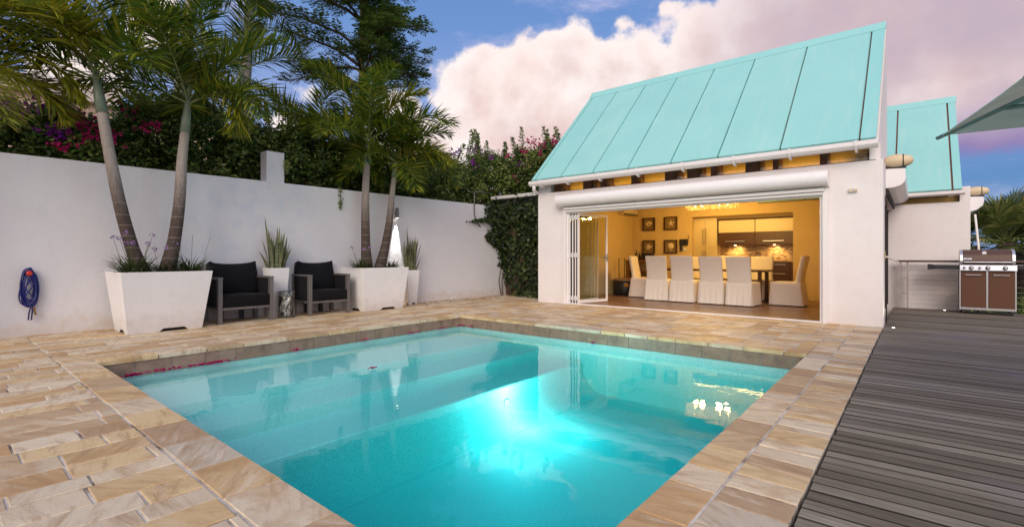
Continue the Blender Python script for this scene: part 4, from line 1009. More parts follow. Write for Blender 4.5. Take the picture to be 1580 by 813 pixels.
for i in range(1500):
    u = rr.uniform(-1.5, .95); z = 2.60+rr.gauss(0, .05); ivy_leaf(Vector((u, -.1+rr.gauss(0, .14), z)), Vector((rr.gauss(0, .3), -.7, .7)).normalized(), rr.uniform(.05, .09)) if rr.random() < .16 else None
for s_ in range(16):
    x0 = -.55+rr.uniform(-.25, .35); p = [(x0, -.06, 0)]; xx = x0
    for k_ in range(7): xx += rr.uniform(-.22, .10) if s_ < 9 else rr.uniform(-.08, .2); p.append((max(xx, -1.1), -.05-rr.random()*.05, .12+.33*(k_+1)*.9))
    st.tube(p, [.016-.0016*k_ for k_ in range(8)], 5)
a.build('leaves', M['ivy'], iv); st.build('stems', M['hedge_stem'], iv, smooth=True)
# trailing shoot over the wall
for (y_, zt, dz, lab) in ((5.30, 2.40, .40, 'thin green shoot hanging over the wall left of the farther palms'), (4.235, 2.80, .22, 'thin green shoot trailing over the wall pillar')):
    t = thing('trailing_shoot', lab, 'climbing plant', (wx(y_)+.03, y_, zt), 0, 'shoots trailing over the wall'); a, st = MB(), MB(); st.tube([(-.25, 0, .08), (0, 0, .05), (.015, .01, -dz*.5), (.01, -.01, -dz)], .004, 4)
    for i in range(34): ivy_leaf(Vector((rr.gauss(.01, .015), rr.gauss(0, .022), .06-(dz+.04)*rr.random())), Vector((1, 0, .2)), .045)
    a.build('leaves', M['hedge_light'], t); st.build('stem', M['hedge_stem'], t)

# spreading tree behind the wall
def spreading_tree(loc, H_, label, seed, arms, trunk=.16):
    rr = random.Random(seed); t = thing('tree', label, 'tree', loc); q, a = MB(), MB()
    q.tube([(0, 0, 0), (.1, .05, H_*.3), (.0, .15, H_*.6), (.1, .1, H_)], [trunk, trunk*.8, trunk*.55, trunk*.3], 10)
    for (z, az, ln, up) in arms:
        b0 = Vector((.03, .12, z)); d = Vector((math.cos(az), math.sin(az), up)); e = b0+d*ln; mid = b0.lerp(e, .5)+Vector((0, 0, ln*.10))
        pts = [b0, b0.lerp(mid, .5)+Vector((0, 0, .05*ln)), mid, mid.lerp(e, .5)+Vector((0, 0, .04*ln)), e]; q.tube(pts, [.05, .04, .03, .02, .007], 6)
        for s_ in range(int(ln*18)):
            u = .18+.84*rr.random(); f_ = min(u, .999)*4; k_ = int(f_); c = pts[k_].lerp(pts[k_+1], f_-k_)
            # feathery compound leaves
            az2 = az+rr.choice((-1, 1))*rr.uniform(.5, 1.4); L2 = rr.uniform(.45, .80)*(1.15-.45*u); T = Vector((math.cos(az2), math.sin(az2), rr.uniform(-.1, .6))).normalized(); S_ = Vector((-T.y, T.x, 0)).normalized()
            for m_ in range(13):
                pc = c+T*L2*(m_+1)/13+Vector((0, 0, -.18*L2*(m_/13)**2))
                for sg in (-1, 1):
                    ll = .20*(1-.5*abs(m_/6-1)); dd = (S_*sg+T*.5+Vector((0, 0, rr.uniform(-.5, .3)))).normalized(); w_ = T*.020
                    a.add([pc, pc+dd*ll*.5+w_, pc+dd*ll, pc+dd*ll*.5-w_], [(0, 1, 2, 3)])
    q.build('trunk', M['hedge_stem'], t, smooth=True); a.build('crown', M['tree'], t); return t
rt = random.Random(5)
arms = []
for z in (6.2, 6.7, 7.2, 7.7, 8.2, 8.7, 9.3):
    for _ in range(5): arms.append((z, rt.uniform(0, 6.283), rt.uniform(1.2, 2.2), rt.uniform(-.05, .35)))
arms += [(6.8, -1.9, 2.7, .18), (7.0, 1.1, 1.9, .10), (6.4, .9, 1.8, .12), (6.3, 1.3, 1.7, .2), (7.3, -1.7, 2.6, .1), (5.8, .8, 1.5, .3), (5.6, -1.4, 1.5, .3)]
spreading_tree((-13, 8.3, 0), 10.5, 'tall dark tree with layered feathery branches behind the farther palms', 15, arms)

# far house behind the hedge
fh = thing('neighbour_house', 'peach coloured house with pale cornice half hidden behind the hedge', 'house', (-22, 3.4, 0))
q = MB(); q.box(-4, 0, -3.0, 5.0, 0, 6.35); q.build('wall', M['farhouse'], fh)
q = MB(); q.box(-4.3, .25, -3.25, .9, 6.35, 6.72); q.box(-4.2, .18, -3.2, .85, 6.72, 6.9); q.build('cornice', M['cornice'], fh, bevel=.03)
q = MB()
for yy in (-1.2, 2.6): q.box(.003, .06, yy, yy+1.1, 3.4, 4.9)
each(q, 'window', M['dark'], fh)
fh2 = thing('distant_house', 'low pink house glimpsed through the shrubs behind the wall pillar', 'house', (-24, 11, 0)); q = MB(); q.box(-3, 0, -4.5, 3.5, 0, 5.6); q.build('wall', M['farhouse'], fh2)
q = MB(); q.prism([(-4.9, 5.6), (3.9, 5.6), (-.5, 6.8)], 'x', -3.2, .2); q.build('roof', M['cornice'], fh2)
q = MB(); q.box(.003, .05, -2, -.8, 3, 4.5); q.build('window', M['dark'], fh2)

# fan palms past the deck
def fan_palm(loc, hh, label, seed, nl=26, R0=1.0):
    rr = random.Random(seed); t = thing('fan_palm', label, 'palm', loc, 0, 'fan palms below the deck'); q, a, st = MB(), MB(), MB()
    q.tube([(0, 0, 0), (.03, .02, hh*.5), (0, 0, hh)], [.17, .14, .15], 10); q.build('trunk', M['bark'], t, smooth=True)
    for i in range(nl):
        az = i*2.39996; el = 1.35-1.75*(i/nl)+rr.uniform(-.1, .1); T = Vector((math.cos(az)*math.cos(el), math.sin(az)*math.cos(el), math.sin(el)))
        c = Vector((0, 0, hh))+T*R0*rr.uniform(.5, .75); st.tube([(0, 0, hh), c], [.018, .010], 5); S_ = Vector((-math.sin(az), math.cos(az), 0)); Nn = T.cross(S_)
        roll = rr.uniform(-.5, .5); S2 = S_*math.cos(roll)+Nn*math.sin(roll); n2 = T.cross(S2)
        for j in range(30):
            an = -2.0+4.0*j/29; D = (T*math.cos(an)+S2*math.sin(an)).normalized(); L_ = R0*.62*(1-.18*abs(an)/2)*rr.uniform(.9, 1.08)
            m1 = c+D*L_*.55+n2*.02; e1 = c+D*L_+Vector((0, 0, -rr.uniform(.05, .2)*L_)); w_ = D.cross(n2).normalized()*.024
            a.add([c, m1+w_, e1, m1-w_], [(0, 1, 2, 3)])
    a.build('crown', M['fan'], t); st.build('stalks', M['rachis'], t); return t
fan_palm((1.60, 16.2, -1.7), 3.1, 'fan palm rising behind the grill', 3, 30, 1.15)
fan_palm((2.75, 16.6, -1.7), 3.35, 'fan palm at the right edge behind the handrail', 4, 30, 1.2)
fan_palm((2.1, 18.6, -1.7), 2.9, 'fan palm farther back between its two neighbours', 6, 24, 1.1)
bush((2.0, 15.6, -1.7), 1.2, .9, .2, 1.7, 'low green shrub below the fan palms behind the grill', 131, ncl=110, sprays=2, name='shrub', light=.5, group='shrubs below the deck')
bush((4.0, 15.8, -1.7), 1.4, .9, .2, 2.3, 'low green shrub at the right edge behind the railing', 132, ncl=120, sprays=2, name='shrub', light=.5, group='shrubs below the deck')
bush((1.1, 17.6, -1.7), 1.2, .9, .2, 2.3, 'dark shrub between the farther house and the fan palms', 133, ncl=100, sprays=2, name='shrub', light=.2, group='shrubs below the deck')
# timber steps down beyond the railing
ts = thing('garden_steps', 'grey timber steps going down behind the railing right of the grill', 'steps', (2.3, 13.3, -1.7))
for i in range(6): q = MB(); q.box(-.5, .8, .1+i*.28, .36+i*.28, 1.45-i*.22, 1.50-i*.22); q.build('tread', M['deck'], ts)
q = MB(); q.obox((-.52, .9, 1.75), .04, 2.0, .05, rx=R(-38)); q.obox((-.52, .9, 1.5), .04, 2.0, .05, rx=R(-38)); each(q, 'handrail', M['cable'], ts)

# ================================================================== WALL LAMP, HOSE, CONDUIT
y_ = 6.63; t = thing('wall_lamp', 'dark cylinder wall lamp throwing white light down the wall', 'wall lamp', (wx(y_)+.06, y_, 2.03))
q = MB(); q.lathe([(.032, -.11), (.034, -.105), (.034, .105), (.03, .11)], seg=18); q.build('housing', M['frame_grey'], t, smooth=False)
q = MB(); q.box(-.058, -.03, -.02, .02, -.03, .03); q.build('mount', M['frame_grey'], t)
q = MB(); q.lathe([(.001, -.1115), (.028, -.1115)], seg=16); q.build('lens', M['led'], t)
lamp('wall_lamp_beam', 'SPOT', (-.005, 0, -.115), 300, (1, .95, .88), t, size=.03, target=(-.08, 0, -1), spot=R(28), blend=.6)
y_ = .86; t = thing('garden_hose', 'coiled dark blue hose hanging on the white wall', 'hose', (wx(y_)+.03, y_, .56))
q = MB(); rh = random.Random(3)
def loop(cy, cz, ry, rz, x, tw=0):
    return [(x+.006*math.sin(3*a_), cy+ry*math.sin(a_)*(1-.25*math.cos(a_+.0))+tw*math.sin(2*a_), cz+rz*math.cos(a_)) for a_ in [2*math.pi*i/28 for i in range(28)]]
for i in range(9):
    q.tube(loop(rh.uniform(-.015, .015), .10+rh.uniform(-.03, .02), rh.uniform(.040, .082), rh.uniform(.20, .26), .012+.010*(i % 4), rh.uniform(-.02, .02)), .0085, 7, closed=True)
q.tube([(.03, -.03, .28), (.04, .03, .12), (.04, -.04, -.02), (.04, .03, -.12), (.03, .0, -.22), (.03, -.01, -.33), (.03, .02, -.335), (.03, .03, -.20), (.03, .05, .0)], .0085, 7)
q.tube([(.03, .04, .25), (.045, -.04, .10), (.045, .04, -.05), (.03, -.05, -.10), (.03, -.08, .0)], .0085, 7)
q.build('coil', M['blue_hose'], t, smooth=True)
q = MB(); q.tube([(.03, .04, -.16), (.03, .06, -.27)], .012, 8); q.build('nozzle', plain('brass_nozzle', (.25, .14, .05), .4, .6), t)
q = MB(); q.lathe([(.03, 0), (.034, .05), (.028, .065), (.01, .067)], (.0, 0, .29), axis='x'); q.build('hook', M['red'], t, smooth=True)
t = thing('conduit', 'thin dark bent pipe on the wall end beside the ivy', 'pipe', (wx(9.0)+.03, 9.0, 2.2)); q = MB(); q.tube([(0, .55, .55), (0, .1, .55), (0, -.02, .50), (0, -.02, -.05), (.0, .06, -.25), (0, .2, -.35)], .013, 8); q.build('pipe', M['frame_grey'], t, smooth=True)

# ================================================================== GRILL
gr = thing('gas_grill', 'brown gas grill with steel trim on the deck by the railing', 'grill', (.62, 12.42, .01))
W_ = .74; D_ = .44
def G(mb, name, mat, parent=None, **kw): return mb.build(name, mat, parent or gr, **kw)
q = MB(); q.box(0, W_, .02, D_, .10, .80); q.box(0, W_, .02, D_, .80, .90) if False else None; G(q, 'cabinet', M['grill_brown'], bevel=.004)
q = MB(); q.box(-.006, .012, .0, .02, .09, .80); q.box(W_-.012, W_+.006, .0, .02, .09, .80); q.box(W_/2-.012, W_/2+.012, .0, .02, .09, .80); q.box(.012, W_-.012, .004, .02, .09, .115); q.box(-.006, W_+.006, .0, D_, .075, .089); G(q, 'trim', M['silver'])
for x0 in (.016, W_/2+.016):
    q = MB(); q.box(x0, x0+W_/2-.032, -.012, .018, .12, .785); d = G(q, 'door', M['grill_brown'], bevel=.004)
    q = MB(); q.box(x0+.06, x0+.27, -.04, -.025, .715, .728); q.box(x0+.07, x0+.08, -.026, -.011, .715, .728); q.box(x0+.25, x0+.26, -.026, -.011, .715, .728); G(q, 'handle', M['silver'], d)
q = MB(); q.prism([(-.055, .80), (-.04, .80), (.10, .80), (.10, .905), (-.035, .905)], 'x', -.005, W_+.01); cp_ = G(q, 'control_panel', M['panel'], bevel=.005)
for kx, kr in ((.06, .018), (.155, .03), (.27, .02), (.375, .03), (.60, .03)):
    q = MB(); q.lathe([(kr, -.085), (kr*1.05, -.06), (kr*1.15, -.045)], (kx, 0, .852), axis='y', seg=18); kn = G(q, 'knob', M['black'], cp_)
    q = MB(); q.lathe([(kr*.2, -.092), (kr*.6, -.09), (kr*.62, -.084)], (kx, 0, .852), axis='y', seg=14); q.build('knob_cap', M['silver'], cp_)
lidp = [(.0, .925), (-.005, .98), (.02, 1.09), (.09, 1.165), (.20, 1.19), (.33, 1.16), (.40, 1.06), (.42, .925)]
q = MB(); q.box(.01, W_-.005, .03, .42, .90, .925); G(q, 'firebox', M['grill_lid'])
q = MB(); q.prism(lidp, 'x', .045, W_-.05); lid = G(q, 'lid', M['grill_lid'], bevel=.008)
lp2 = [(a_*1.02-.004, .915+(z_-.915)*1.02) for a_, z_ in lidp]
for xa, xb in ((.0, .044), (W_-.049, W_-.005)):
    q = MB(); q.prism(lp2, 'x', xa, xb); G(q, 'lid_end', M['silver'], lid, bevel=.004)
q = MB(); q.tube([(.05, -.045, .955), (W_-.055, -.045, .955)], .012, 10); q.box(.05, .07, -.045, .0, .945, .965); q.box(W_-.075, W_-.055, -.045, .0, .945, .965); G(q, 'lid_handle', M['silver'], lid)
q = MB(); q.lathe([(.001, -.012), (.03, -.012), (.034, .0), (.034, .02)], (W_*.45, .045, 1.125), axis='y', seg=20); th_ = G(q, 'thermometer', M['badge'], lid)
q = MB(); q.obox((.105, -.0065, 1.015), .11, .006, .032, rx=R(-13)); bd = G(q, 'badge', M['badge'], lid, bevel=.002)
tx = bpy.data.curves.new('badge_text', 'FONT'); tx.body = 'weber'; tx.size = .032; tx.extrude = .001; tx.align_x = 'CENTER'; tx.align_y = 'CENTER'
to = bpy.data.objects.new('badge_lettering', tx); col.objects.link(to); dg = bpy.context.evaluated_depsgraph_get(); me = bpy.data.meshes.new_from_object(to.evaluated_get(dg)); bpy.data.objects.remove(to)
me.materials.append(M['badge_blue']); to = bpy.data.objects.new('badge_lettering', me); col.objects.link(to); to.parent = lid; to.location = (.105, -.011, 1.015); to.rotation_euler = (R(90-13), 0, 0)
for x0, x1, cap in ((-.38, -.006, -.46), (W_+.012, W_+.42, W_+.50)):
    q = MB(); q.box(min(x0, x1), max(x0, x1), .02, .42, .875, .905); sh_ = G(q, 'side_shelf', M['silver'], bevel=.004)
    q = MB(); q.box(min(x0, x1), max(x0, x1), -.005, .018, .82, .903); q.box(*sorted((cap, x0 if cap < 0 else x1)), -.015, .42, .81, .91); G(q, 'shelf_front', M['black'], sh_, bevel=.008)
for cx in (.05, W_-.05):
    for cy in (.06, D_-.04):
        q = MB(); q.lathe([(.012, -.018), (.036, -.016), (.036, .016), (.012, .018)], (cx, cy, .036), axis='x', seg=16); G(q, 'castor', M['black'])

# ================================================================== UMBRELLA
tip = Vector((.16, 5.34, 2.07))
cR, sR = math.cos(R(39.8)), math.sin(R(39.8))
v1 = Vector((-sR*-1.41/1.63+cR*-.82/1.63, cR*-1.41/1.63+sR*-.82/1.63, 0)).normalized(); v2 = Vector((-v1.y, v1.x, 0)).normalized(); 
if (v2.dot(Vector((cR*.34-sR*-.31, sR*.34+cR*-.31, 0)))) < 0: v2 = -v2
S_ = 3.0; corners = [tip, tip+v1*S_, tip+v1*S_+v2*S_, tip+v2*S_]; ctr = tip+(v1+v2)*S_/2
um = thing('garden_umbrella', 'square grey-green parasol whose corner reaches in at the right edge', 'umbrella', (ctr.x, ctr.y, 0))
ap = Vector((0, 0, 2.72)); lc = [c-Vector((ctr.x, ctr.y, 0)) for c in corners]
q = MB(); K = 8
for i in range(4):
    a_, b_ = lc[i], lc[(i+1) % 4]; vs = []; fs = []
    for r_ in range(K+1):
        for s_ in range(K+1):
            u = s_/K; e_ = a_.lerp(b_, u); e_ = e_+Vector((0, 0, -.0))+(-e_*.03*math.sin(math.pi*u)*Vector((1, 1, 0)).length/1.41 if False else Vector((-e_.x, -e_.y, 0))*.035*math.sin(math.pi*u))
            p = ap.lerp(e_, r_/K); p.z += -.05*math.sin(math.pi*u)*math.sin(math.pi*r_/K); vs.append(p)
    for r_ in range(K):
        for s_ in range(K): j = r_*(K+1)+s_; fs.append((j, j+1, j+K+2, j+K+1))
    q.add(vs, fs)
o = q.build('canopy', M['canopy'], um, smooth=False); o.modifiers.new('w', 'WELD'); so = o.modifiers.new('s', 'SOLIDIFY'); so.thickness = .006
for i in range(4):
    q = MB(); c = lc[i]; q.tube([ap+Vector((0, 0, -.08)), c*1.0+Vector((0, 0, -.015))+(c-Vector((0, 0, c.z))).normalized()*.04], .016, 8); q.build('rib', M['pole_green'], um, smooth=True)
    m_ = ap.lerp((lc[i]+lc[(i+1) % 4])/2, .97); q = MB(); q.tube([ap+Vector((0, 0, -.08)), m_+Vector((0, 0, -.03))], .013, 8); q.build('rib', M['pole_green'], um, smooth=True)
    q = MB(); q.tube([Vector((0, 0, 1.95)), ap.lerp(c, .80)+Vector((0, 0, -.03))], .016, 8); q.build('strut', M['pole_green'], um, smooth=True)
q = MB(); q.tube([(0, 0, .08), (0, 0, 2.78)], .03, 14); q.build('pole', M['pole_green'], um, smooth=True)
q = MB(); q.lathe([(.35, 0), (.36, .02), (.35, .06), (.06, .09)], seg=28); q.build('base', M['frame_grey'], um)

# ================================================================== INTERIOR
def dining_chair(x, y, rz, label, seed):
    rr = random.Random(seed); t = thing('dining_chair', label, 'dining chair', (x, y, .014), rz, 'linen slipcovered dining chairs'); t.scale = (1.14+rr.uniform(-.02, .02), 1.12, 1+rr.uniform(-.012, .012))
    # facing +y locally: back at y=-.25
    q = MB(); rings = []; nseg = 64
    for zi, (z, hw, y0, y1, pl_) in enumerate(((.02, .255, -.31, .27, .012), (.15, .250, -.30, .265, .010), (.30, .242, -.285, .255, .006), (.42, .235, -.27, .25, .002), (.49, .232, -.26, .25, 0), (.505, .215, -.25, .235, 0))):
        ring = []
        for i in range(nseg):
            s_ = i/nseg*4; k_ = int(s_); u = s_-k_
            c = [(-hw, y0), (hw, y0), (hw, y1), (-hw, y1)]; a_, b_ = c[k_], c[(k_+1) % 4]; px_, py_ = a_[0]+(b_[0]-a_[0])*u, a_[1]+(b_[1]-a_[1])*u
            nx, ny = [(0, -1), (1, 0), (0, 1), (-1, 0)][k_]; wv = pl_*math.sin(i*1.9+seed)+(-.03*pl_/.012 if abs(u-.5) > .44 else 0)
            ring.append((px_+nx*wv, py_+ny*wv, z))
        rings += ring
    fs = [(a_*nseg+i, a_*nseg+(i+1) % nseg, (a_+1)*nseg+(i+1) % nseg, (a_+1)*nseg+i) for a_ in range(5) for i in range(nseg)]+[tuple(range(5*nseg, 6*nseg))]
    q.add(rings, fs); q.build('seat_cover', M['linen'], t, smooth=True)
    q = MB(); prof = []
    for z, y0, th_, hw in ((.46, -.255, .10, .228), (.60, -.272, .095, .222), (.75, -.292, .09, .222), (.90, -.318, .085, .225), (.99, -.338, .095, .228), (1.035, -.346, .095, .228), (1.06, -.335, .06, .220)):
        n_ = 12; 
        for i in range(n_):
            a_ = 2*math.pi*i/n_; sx_ = math.copysign(abs(math.cos(a_))**.35, math.cos(a_)); sy_ = math.copysign(abs(math.sin(a_))**.6, math.sin(a_)); prof.append((hw*sx_+rr.uniform(-.002, .002), y0+th_/2+th_/2*sy_+rr.uniform(-.003, .003), z))
    n_ = 12; fs = [(a_*n_+i, a_*n_+(i+1) % n_, (a_+1)*n_+(i+1) % n_, (a_+1)*n_+i) for a_ in range(6) for i in range(n_)]+[tuple(range(6*n_, 7*n_))]
    q.add(prof, fs); q.build('backrest', M['linen'], t, smooth=True)
    q = MB()
    for lx in (-.2, .2):
        for ly in (-.24, .2): q.box(lx-.015, lx+.015, ly-.015, ly+.015, -.002, .03)
    each(q, 'leg', M['wood_dark'], t)
    return t
cs = [(-4.80, 11.42, R(3), 'linen dining chair with its back to the opening, leftmost of the near row'), (-4.17, 11.40, 0, 'linen dining chair with its back to the opening, second from left in the near row'),
      (-3.50, 11.37, R(-2), 'linen dining chair with its back to the opening, third from left in the near row'), (-2.90, 11.33, R(-4), 'linen dining chair with its back to the opening, rightmost of the near row'),
      (-5.45, 11.98, R(-84), 'linen dining chair at the left end of the table, seen from the side'), (-2.16, 11.95, R(88), 'linen dining chair at the right end of the table, seen from the side'),
      (-4.55, 12.95, R(180), 'linen dining chair behind the table, left of the far row'), (-3.75, 12.95, R(180), 'linen dining chair behind the table, middle of the far row'), (-2.95, 12.92, R(180), 'linen dining chair behind the table, right of the far row')]
for i, c in enumerate(cs): dining_chair(c[0], c[1], c[2], c[3], i+1)
t = thing('dining_table', 'long dark wooden dining table ringed by covered chairs', 'table', (-3.8, 12.15, .014))
q = MB(); q.box(-1.25, 1.25, -.42, .45, .71, .75); q.build('tabletop', M['wood_dark'], t, bevel=.005)
for lx in (-1.15, 1.08):
    for ly in (-.36, .30): q = MB(); q.box(lx, lx+.07, ly, ly+.07, 0, .71); q.build('leg', M['wood_dark'], t)
GP = 'framed shells on the dining room wall'
def pic(x, z, label, kind):
    t = thing('picture_frame', label, 'picture', (x, BY-.002, z), 0, GP); s_ = .19
    q = MB(); q.box(-s_, s_, -.05, 0, -s_, -s_+.03); q.box(-s_, s_, -.05, 0, s_-.03, s_); q.box(-s_, -s_+.03, -.05, 0, -s_+.03, s_-.03); q.box(s_-.03, s_, -.05, 0, -s_+.03, s_-.03); q.build('frame', M['wood_dark'], t)
    q = MB(); q.box(-s_+.03, s_-.03, -.012, -.001, -s_+.03, s_-.03); q.build('mount', plain('picture_mount', (.26, .17, .07), .8), t)
    q = MB(); rr = random.Random(kind)
    if kind == 1:      # spiral shell
        q.tube([(.09*math.cos(a_)*(1-a_/14), -.03, .07*math.sin(a_)*(1-a_/14)) for a_ in [i*.45 for i in range(26)]], [.03*(1-i/30) for i in range(26)], 8)
    elif kind == 2:    # starfish
        vs = []
        for i in range(10): a_ = math.pi/2+i*math.pi/5; r_ = .125 if i % 2 == 0 else .04; vs.append((r_*math.cos(a_), -.014, r_*math.sin(a_)))
        q.add(vs+[(0, -.05, 0)], [(i, (i+1) % 10, 10) for i in range(10)])
    elif kind == 3:    # cluster of small shells
        for i in range(14):
            a_ = rr.uniform(0, 6.28); r_ = rr.uniform(.01, .09); q.lathe([(.004, -.045), (.02, -.04), (.028, -.02), (.02, -.013)], (r_*math.cos(a_), 0, r_*math.sin(a_)), axis='y', seg=9)
    else: q.lathe([(.01, -.055), (.05, -.05), (.085, -.03), (.09, -.013)], (0, 0, .01), axis='y', seg=18); q.box(-.01, .01, -.03, -.013, -.14, -.08)
    q.build('shell', M['shell'], t, smooth=kind in (1,)); return t
pic(-6.07, 2.01, 'framed spiral shell, upper left of the four frames', 1); pic(-5.41, 2.01, 'framed starfish, upper right of the four frames', 2)
pic(-6.07, 1.35, 'framed shell cluster, lower left of the four frames', 3); pic(-5.41, 1.35, 'framed round shell, lower right of the four frames', 4)
t = thing('wall_phone', 'black intercom phone on the wall right of the framed shells', 'telephone', (-5.02, BY-.002, 1.42)); q = MB(); q.box(-.12, .10, -.06, 0, -.04, .13); q.box(-.10, -.05, -.08, -.0, -.2, .10); q.build('handset', M['black'], t, bevel=.01)
q = MB(); q.tube([(.11, -.03, .0), (.12, -.03, .24)], .008, 6); q.build('antenna', M['black'], t)
q = MB(); q.box(-.02, .06, -.03, 0, -.19, -.12); q.build('wall_socket', M['badge'], t)
t = thing('air_conditioner', 'cream split air conditioner high on the left interior wall', 'air conditioner', (-6.598, 13.1, 2.26)); q = MB(); q.prism([(0, 0), (.17, .0), (.22, .06), (.22, .24), (.0, .27)], 'y', -.45, .42); q.build('casing', M['ac'], t, bevel=.01)
q = MB(); q.box(.18, .225, -.42, .39, .004, .03); q.build('vent', M['dark'], t)
t = thing('sideboard', 'wooden sideboard with open shelf under the framed shells', 'sideboard', (-6.15, 13.35, .014))
q = MB(); q.box(-.42, .55, -.22, .22, .90, .95); q.build('top', M['wood_mid'], t, bevel=.004)
q = MB(); q.box(-.40, .53, -.20, .22, .60, .63); q.box(-.40, .53, -.20, .22, .22, .25); each(q, 'shelf', M['wood_mid'], t)
for lx in (-.40, .49):
    for ly in (-.2, .16): q = MB(); q.box(lx, lx+.04, ly, ly+.04, 0, .90); q.build('leg', M['wood_mid'], t)
for i, (bx_, hh, lab) in enumerate(((-6.32, .30, 'tall dark bottle on the sideboard'), (-6.22, .22, 'shorter dark bottle on the sideboard'))):
    q = MB(); q.lathe([(.035, 0), (.037, .02), (.036, hh*.55), (.014, hh*.72), (.013, hh)], seg=14); o = q.build('bottle', M['black'], None, smooth=True, loc=(bx_, 13.28, .965)); tag(o, lab, 'bottle', 'bottles on the sideboard')
t = thing('toaster', 'dark toaster on the sideboard behind the left end chair', 'toaster', (-5.98, 13.3, .966)); q = MB(); cushion(q, -.16, .16, -.10, .10, 0, .2, puff=.01); q.build('body', M['black'], t, smooth=False, bevel=.01); q = MB(); q.box(-.12, .12, -.05, -.03, .202, .212); q.box(-.12, .12, .03, .05, .202, .212); q.build('slot', M['silver'], t)
t = thing('suitcase', 'black chest with pale lid and pull handle behind the open door', 'suitcase', (-6.2, 12.35, .014))
q = MB(); q.lathe([(.30, 0), (.33, .03), (.33, .36), (.31, .38)], seg=26); q.build('body', M['black'], t, smooth=True)
q = MB(); q.lathe([(.31, .381), (.335, .39), (.335, .43), (.29, .45), (.05, .455)], seg=26); q.build('lid', plain('suitcase_lid', (.30, .18, .08), .6), t, smooth=True)
q = MB(); q.tube([(-.25, .1, .42), (-.25, .1, 1.0), (-.08, .1, 1.0), (-.08, .1, .42)], .012, 7); q.build('pull_handle', M['black'], t)
q = MB(); q.box(.14, .24, -.34, -.30, .24, .33); q.build('clasp', plain('clasp', (.55, .35, .08), .3, .8), t)
# kitchen
t = thing('tall_cupboard', 'tall cream kitchen cupboard with two doors left of the alcove', 'cupboard', (-5.15, 15.6, .014))
q = MB(); q.box(-.34, .40, 0, .4, 0, 2.24); q.build('carcass', M['cream_door'], t)
for x0, x1, z0, z1 in ((-.335, .028, 1.33, 2.23), (.034, .395, 1.33, 2.23), (-.335, .028, .1, 1.32), (.034, .395, .1, 1.32)):
    q = MB(); q.box(x0, x1, -.02, -.001, z0, z1); d = q.build('door', M['cream_door'], t, bevel=.003)
    hx = x1-.05 if x1 < .03 else x0+.03; q = MB(); q.box(hx, hx+.018, -.055, -.04, (z0+.08) if z0 > 1 else z1-.5, (z0+.6) if z0 > 1 else z1-.06); q.build('handle', M['silver'], d)
t = thing('wall_cabinet', 'pair of wall cabinets, cream above and brown below, over the mosaic', 'cabinet', (-3.4, 15.6, 1.41))
q = MB(); q.box(-1.3, 1.3, 0, .38, 0, .76); q.build('carcass', M['brown_door'], t)
q = MB(); q.box(-1.32, 1.32, -.05, .38, .762, .80); q.build('cornice', M['wood_dark'], t)
for x0 in (-1.295, -.255, .785):
    x1 = min(x0+1.03, 1.3); q = MB(); q.box(x0, x1-.012, -.02, -.001, .38, .757); q.build('door', M['cream_door'], t, bevel=.003)
    q = MB(); q.box(x0, x1-.012, -.02, -.001, .003, .376); d = q.build('door', M['brown_door'], t, bevel=.003); q = MB(); q.box(x0+.2, min(x0+.75, x1-.03), -.05, -.035, .10, .12); q.build('handle', M['silver'], d)
for x0 in (-.85, .22):
    q = MB(); q.lathe([(.03, -.012), (.03, -.002)], (x0, .12, 0), seg=14); q.build('spotlight', M['bulb'], t)
    lamp('cabinet_spot', 'SPOT', (x0, .10, -.03), 26, (1, .58, .18), t, size=.03, target=(x0, .36, -.5), spot=R(130), blend=.8)
lamp('alcove_fill', 'AREA', (-.6, -.7, 1.05), 27, (1, .62, .2), t, size=2.6, target=(-.6, -.55, -.5), sy=.3)  # area lamp added under the alcove ceiling to brighten the cupboards
q = MB(); q.box(-4.78, -2.02, 15.96, 15.995, .95, 1.41); tag(q.build('backsplash', M['mosaic']), 'brown and cream mosaic tiles behind the kitchen counter', 'tiling')
t = thing('kitchen_counter', 'dark kitchen base units with pale worktop below the mosaic', 'kitchen counter', (-3.4, 15.6, .014))
q = MB(); q.box(-1.36, 1.36, -.22, .35, .90, .936); q.build('worktop', plain('worktop', (.42, .30, .2), .3), t)
q = MB(); q.box(-1.35, 1.35, -.17, .35, .08, .899); q.build('carcass', M['brown_door'], t)
for x0 in (-1.34, -.66, .02, .70):
    for z0 in (.10, .38, .64): q = MB(); q.box(x0, x0+.64, -.19, -.172, z0, z0+.24); d = q.build('drawer', M['brown_door'], t, bevel=.003); q = MB(); q.box(x0+.1, x0+.54, -.215, -.2, z0+.18, z0+.195); q.build('handle', M['silver'], d)
# chandelier
ch = thing('chandelier', 'long glittering crystal chandelier glowing over the dining table', 'chandelier', (-3.78, 12.0, 2.15))
q = MB(); q.box(-.56, .56, -.16, .16, .36, .385); q.box(-.02, .02, -.02, .02, .385, .47); q.build('frame', M['silver'], ch)
a, b_ = MB(), MB(); rc = random.Random(9)
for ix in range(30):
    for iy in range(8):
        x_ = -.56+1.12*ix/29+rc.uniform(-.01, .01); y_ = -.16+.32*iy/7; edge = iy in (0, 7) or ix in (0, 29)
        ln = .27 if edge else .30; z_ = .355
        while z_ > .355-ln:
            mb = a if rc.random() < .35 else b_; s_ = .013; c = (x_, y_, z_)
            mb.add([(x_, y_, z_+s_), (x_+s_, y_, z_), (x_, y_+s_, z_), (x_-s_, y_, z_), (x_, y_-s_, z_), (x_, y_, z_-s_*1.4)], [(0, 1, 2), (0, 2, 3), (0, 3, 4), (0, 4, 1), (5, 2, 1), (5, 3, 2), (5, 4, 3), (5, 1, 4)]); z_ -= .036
a.build('crystals', M['crystal'], ch); b_.build('crystals', M['crystal_dim'], ch)
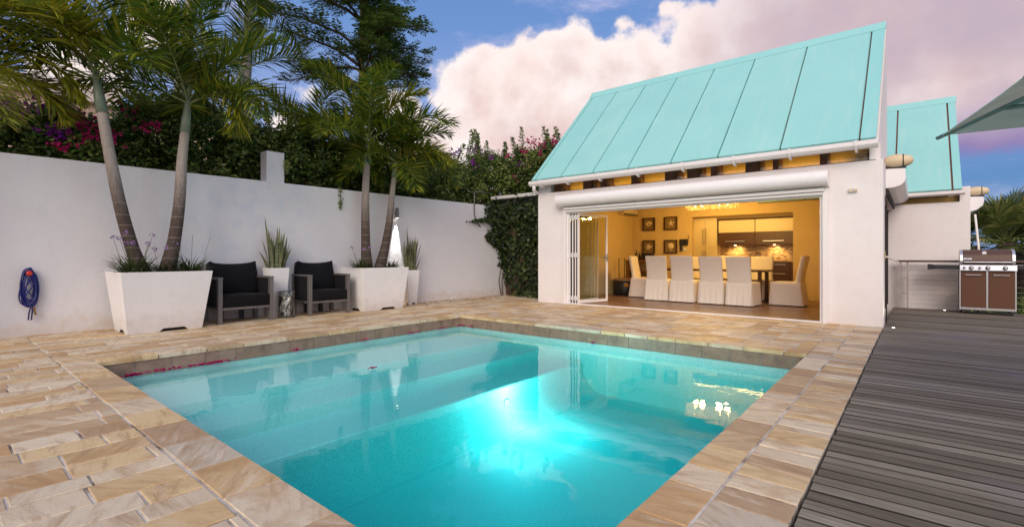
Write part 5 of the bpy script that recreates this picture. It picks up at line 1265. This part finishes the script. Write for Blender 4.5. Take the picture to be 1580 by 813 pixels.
for x_ in (-.38, -.22, .18, .36):
    q = MB(); q.lathe([(.006, -.05), (.02, -.03), (.026, 0), (.012, .05), (.004, .06)], (x_, 0, .16), seg=12); q.build('bulb', M['bulb'], ch, smooth=True)
    lamp('chandelier_bulb', 'POINT', (x_, 0, .02), 30, (1, .60, .15), ch, size=.06)
lamp('slot_light', 'AREA', (-3.6+3.6, .45, 2.6), 9, (1, .62, .15), ph, size=5.4, target=(0, .50, 3.3), sy=.08)

# ================================================================== PETALS
rp = random.Random(8)
q = MB()
def petal(mb, x, y, z, s):
    a_ = rp.uniform(0, 6.28); c, d = math.cos(a_)*s, math.sin(a_)*s; mb.add([(x-c, y-d, z), (x+d*.7, y-c*.7, z+s*.5), (x+c, y+d, z+s*.1), (x-d*.7, y+c*.7, z+s*.4)], [(0, 1, 2, 3)])
for i in range(210):
    y_ = 6.6+rp.random()**1.4*3.2; petal(q, wx(y_)+.05+abs(rp.gauss(0, .28)), y_, .014, rp.uniform(.012, .022))
for i in range(40): petal(q, rp.uniform(-8.6, -1.5), rp.uniform(6.5, 9.0), .014, .012)
tag(q.build('dried_petals', M['dry_petal']), 'dried dark petals scattered on the paving along the wall', 'fallen petals', kind='stuff')
spots = [(-6.24, 1.35, 10), (-6.26, 1.62, 6), (-6.24, 2.0, 14), (-6.25, 2.15, 6), (-6.26, 3.1, 3), (-6.25, 4.1, 3), (-6.25, 4.95, 3), (-6.24, 5.1, 2), (-6.25, 5.65, 5), (-6.22, 6.02, 5), (-6.0, 6.08, 3), (-3.55, 6.05, 2), (-4.6, 3.12, 3)]
names = ['nearest the left pool corner', 'a hand beyond the corner blossoms', 'large raft against the left pool edge', 'just beyond the large raft', 'alone along the left pool edge', 'opposite the nearer armchair', 'small pair short of the far corner', 'beside the small pair', 'close to the far pool corner', 'in the far pool corner', 'along the far pool edge by the corner', 'below the far tiles by the opening', 'out on open water over the steps']
for (x_, y_, n_), nm in zip(spots, names):
    q = MB()
    for i in range(n_*4): petal(q, rp.gauss(0, .012), rp.gauss(0, .012+.008*n_), .004+rp.random()*.02, .026)
    o = q.build('floating_blossom', M['magenta'], None, loc=(x_, y_, WZ)); tag(o, 'magenta petals floating '+nm, 'petals', 'magenta petals floating in the pool')
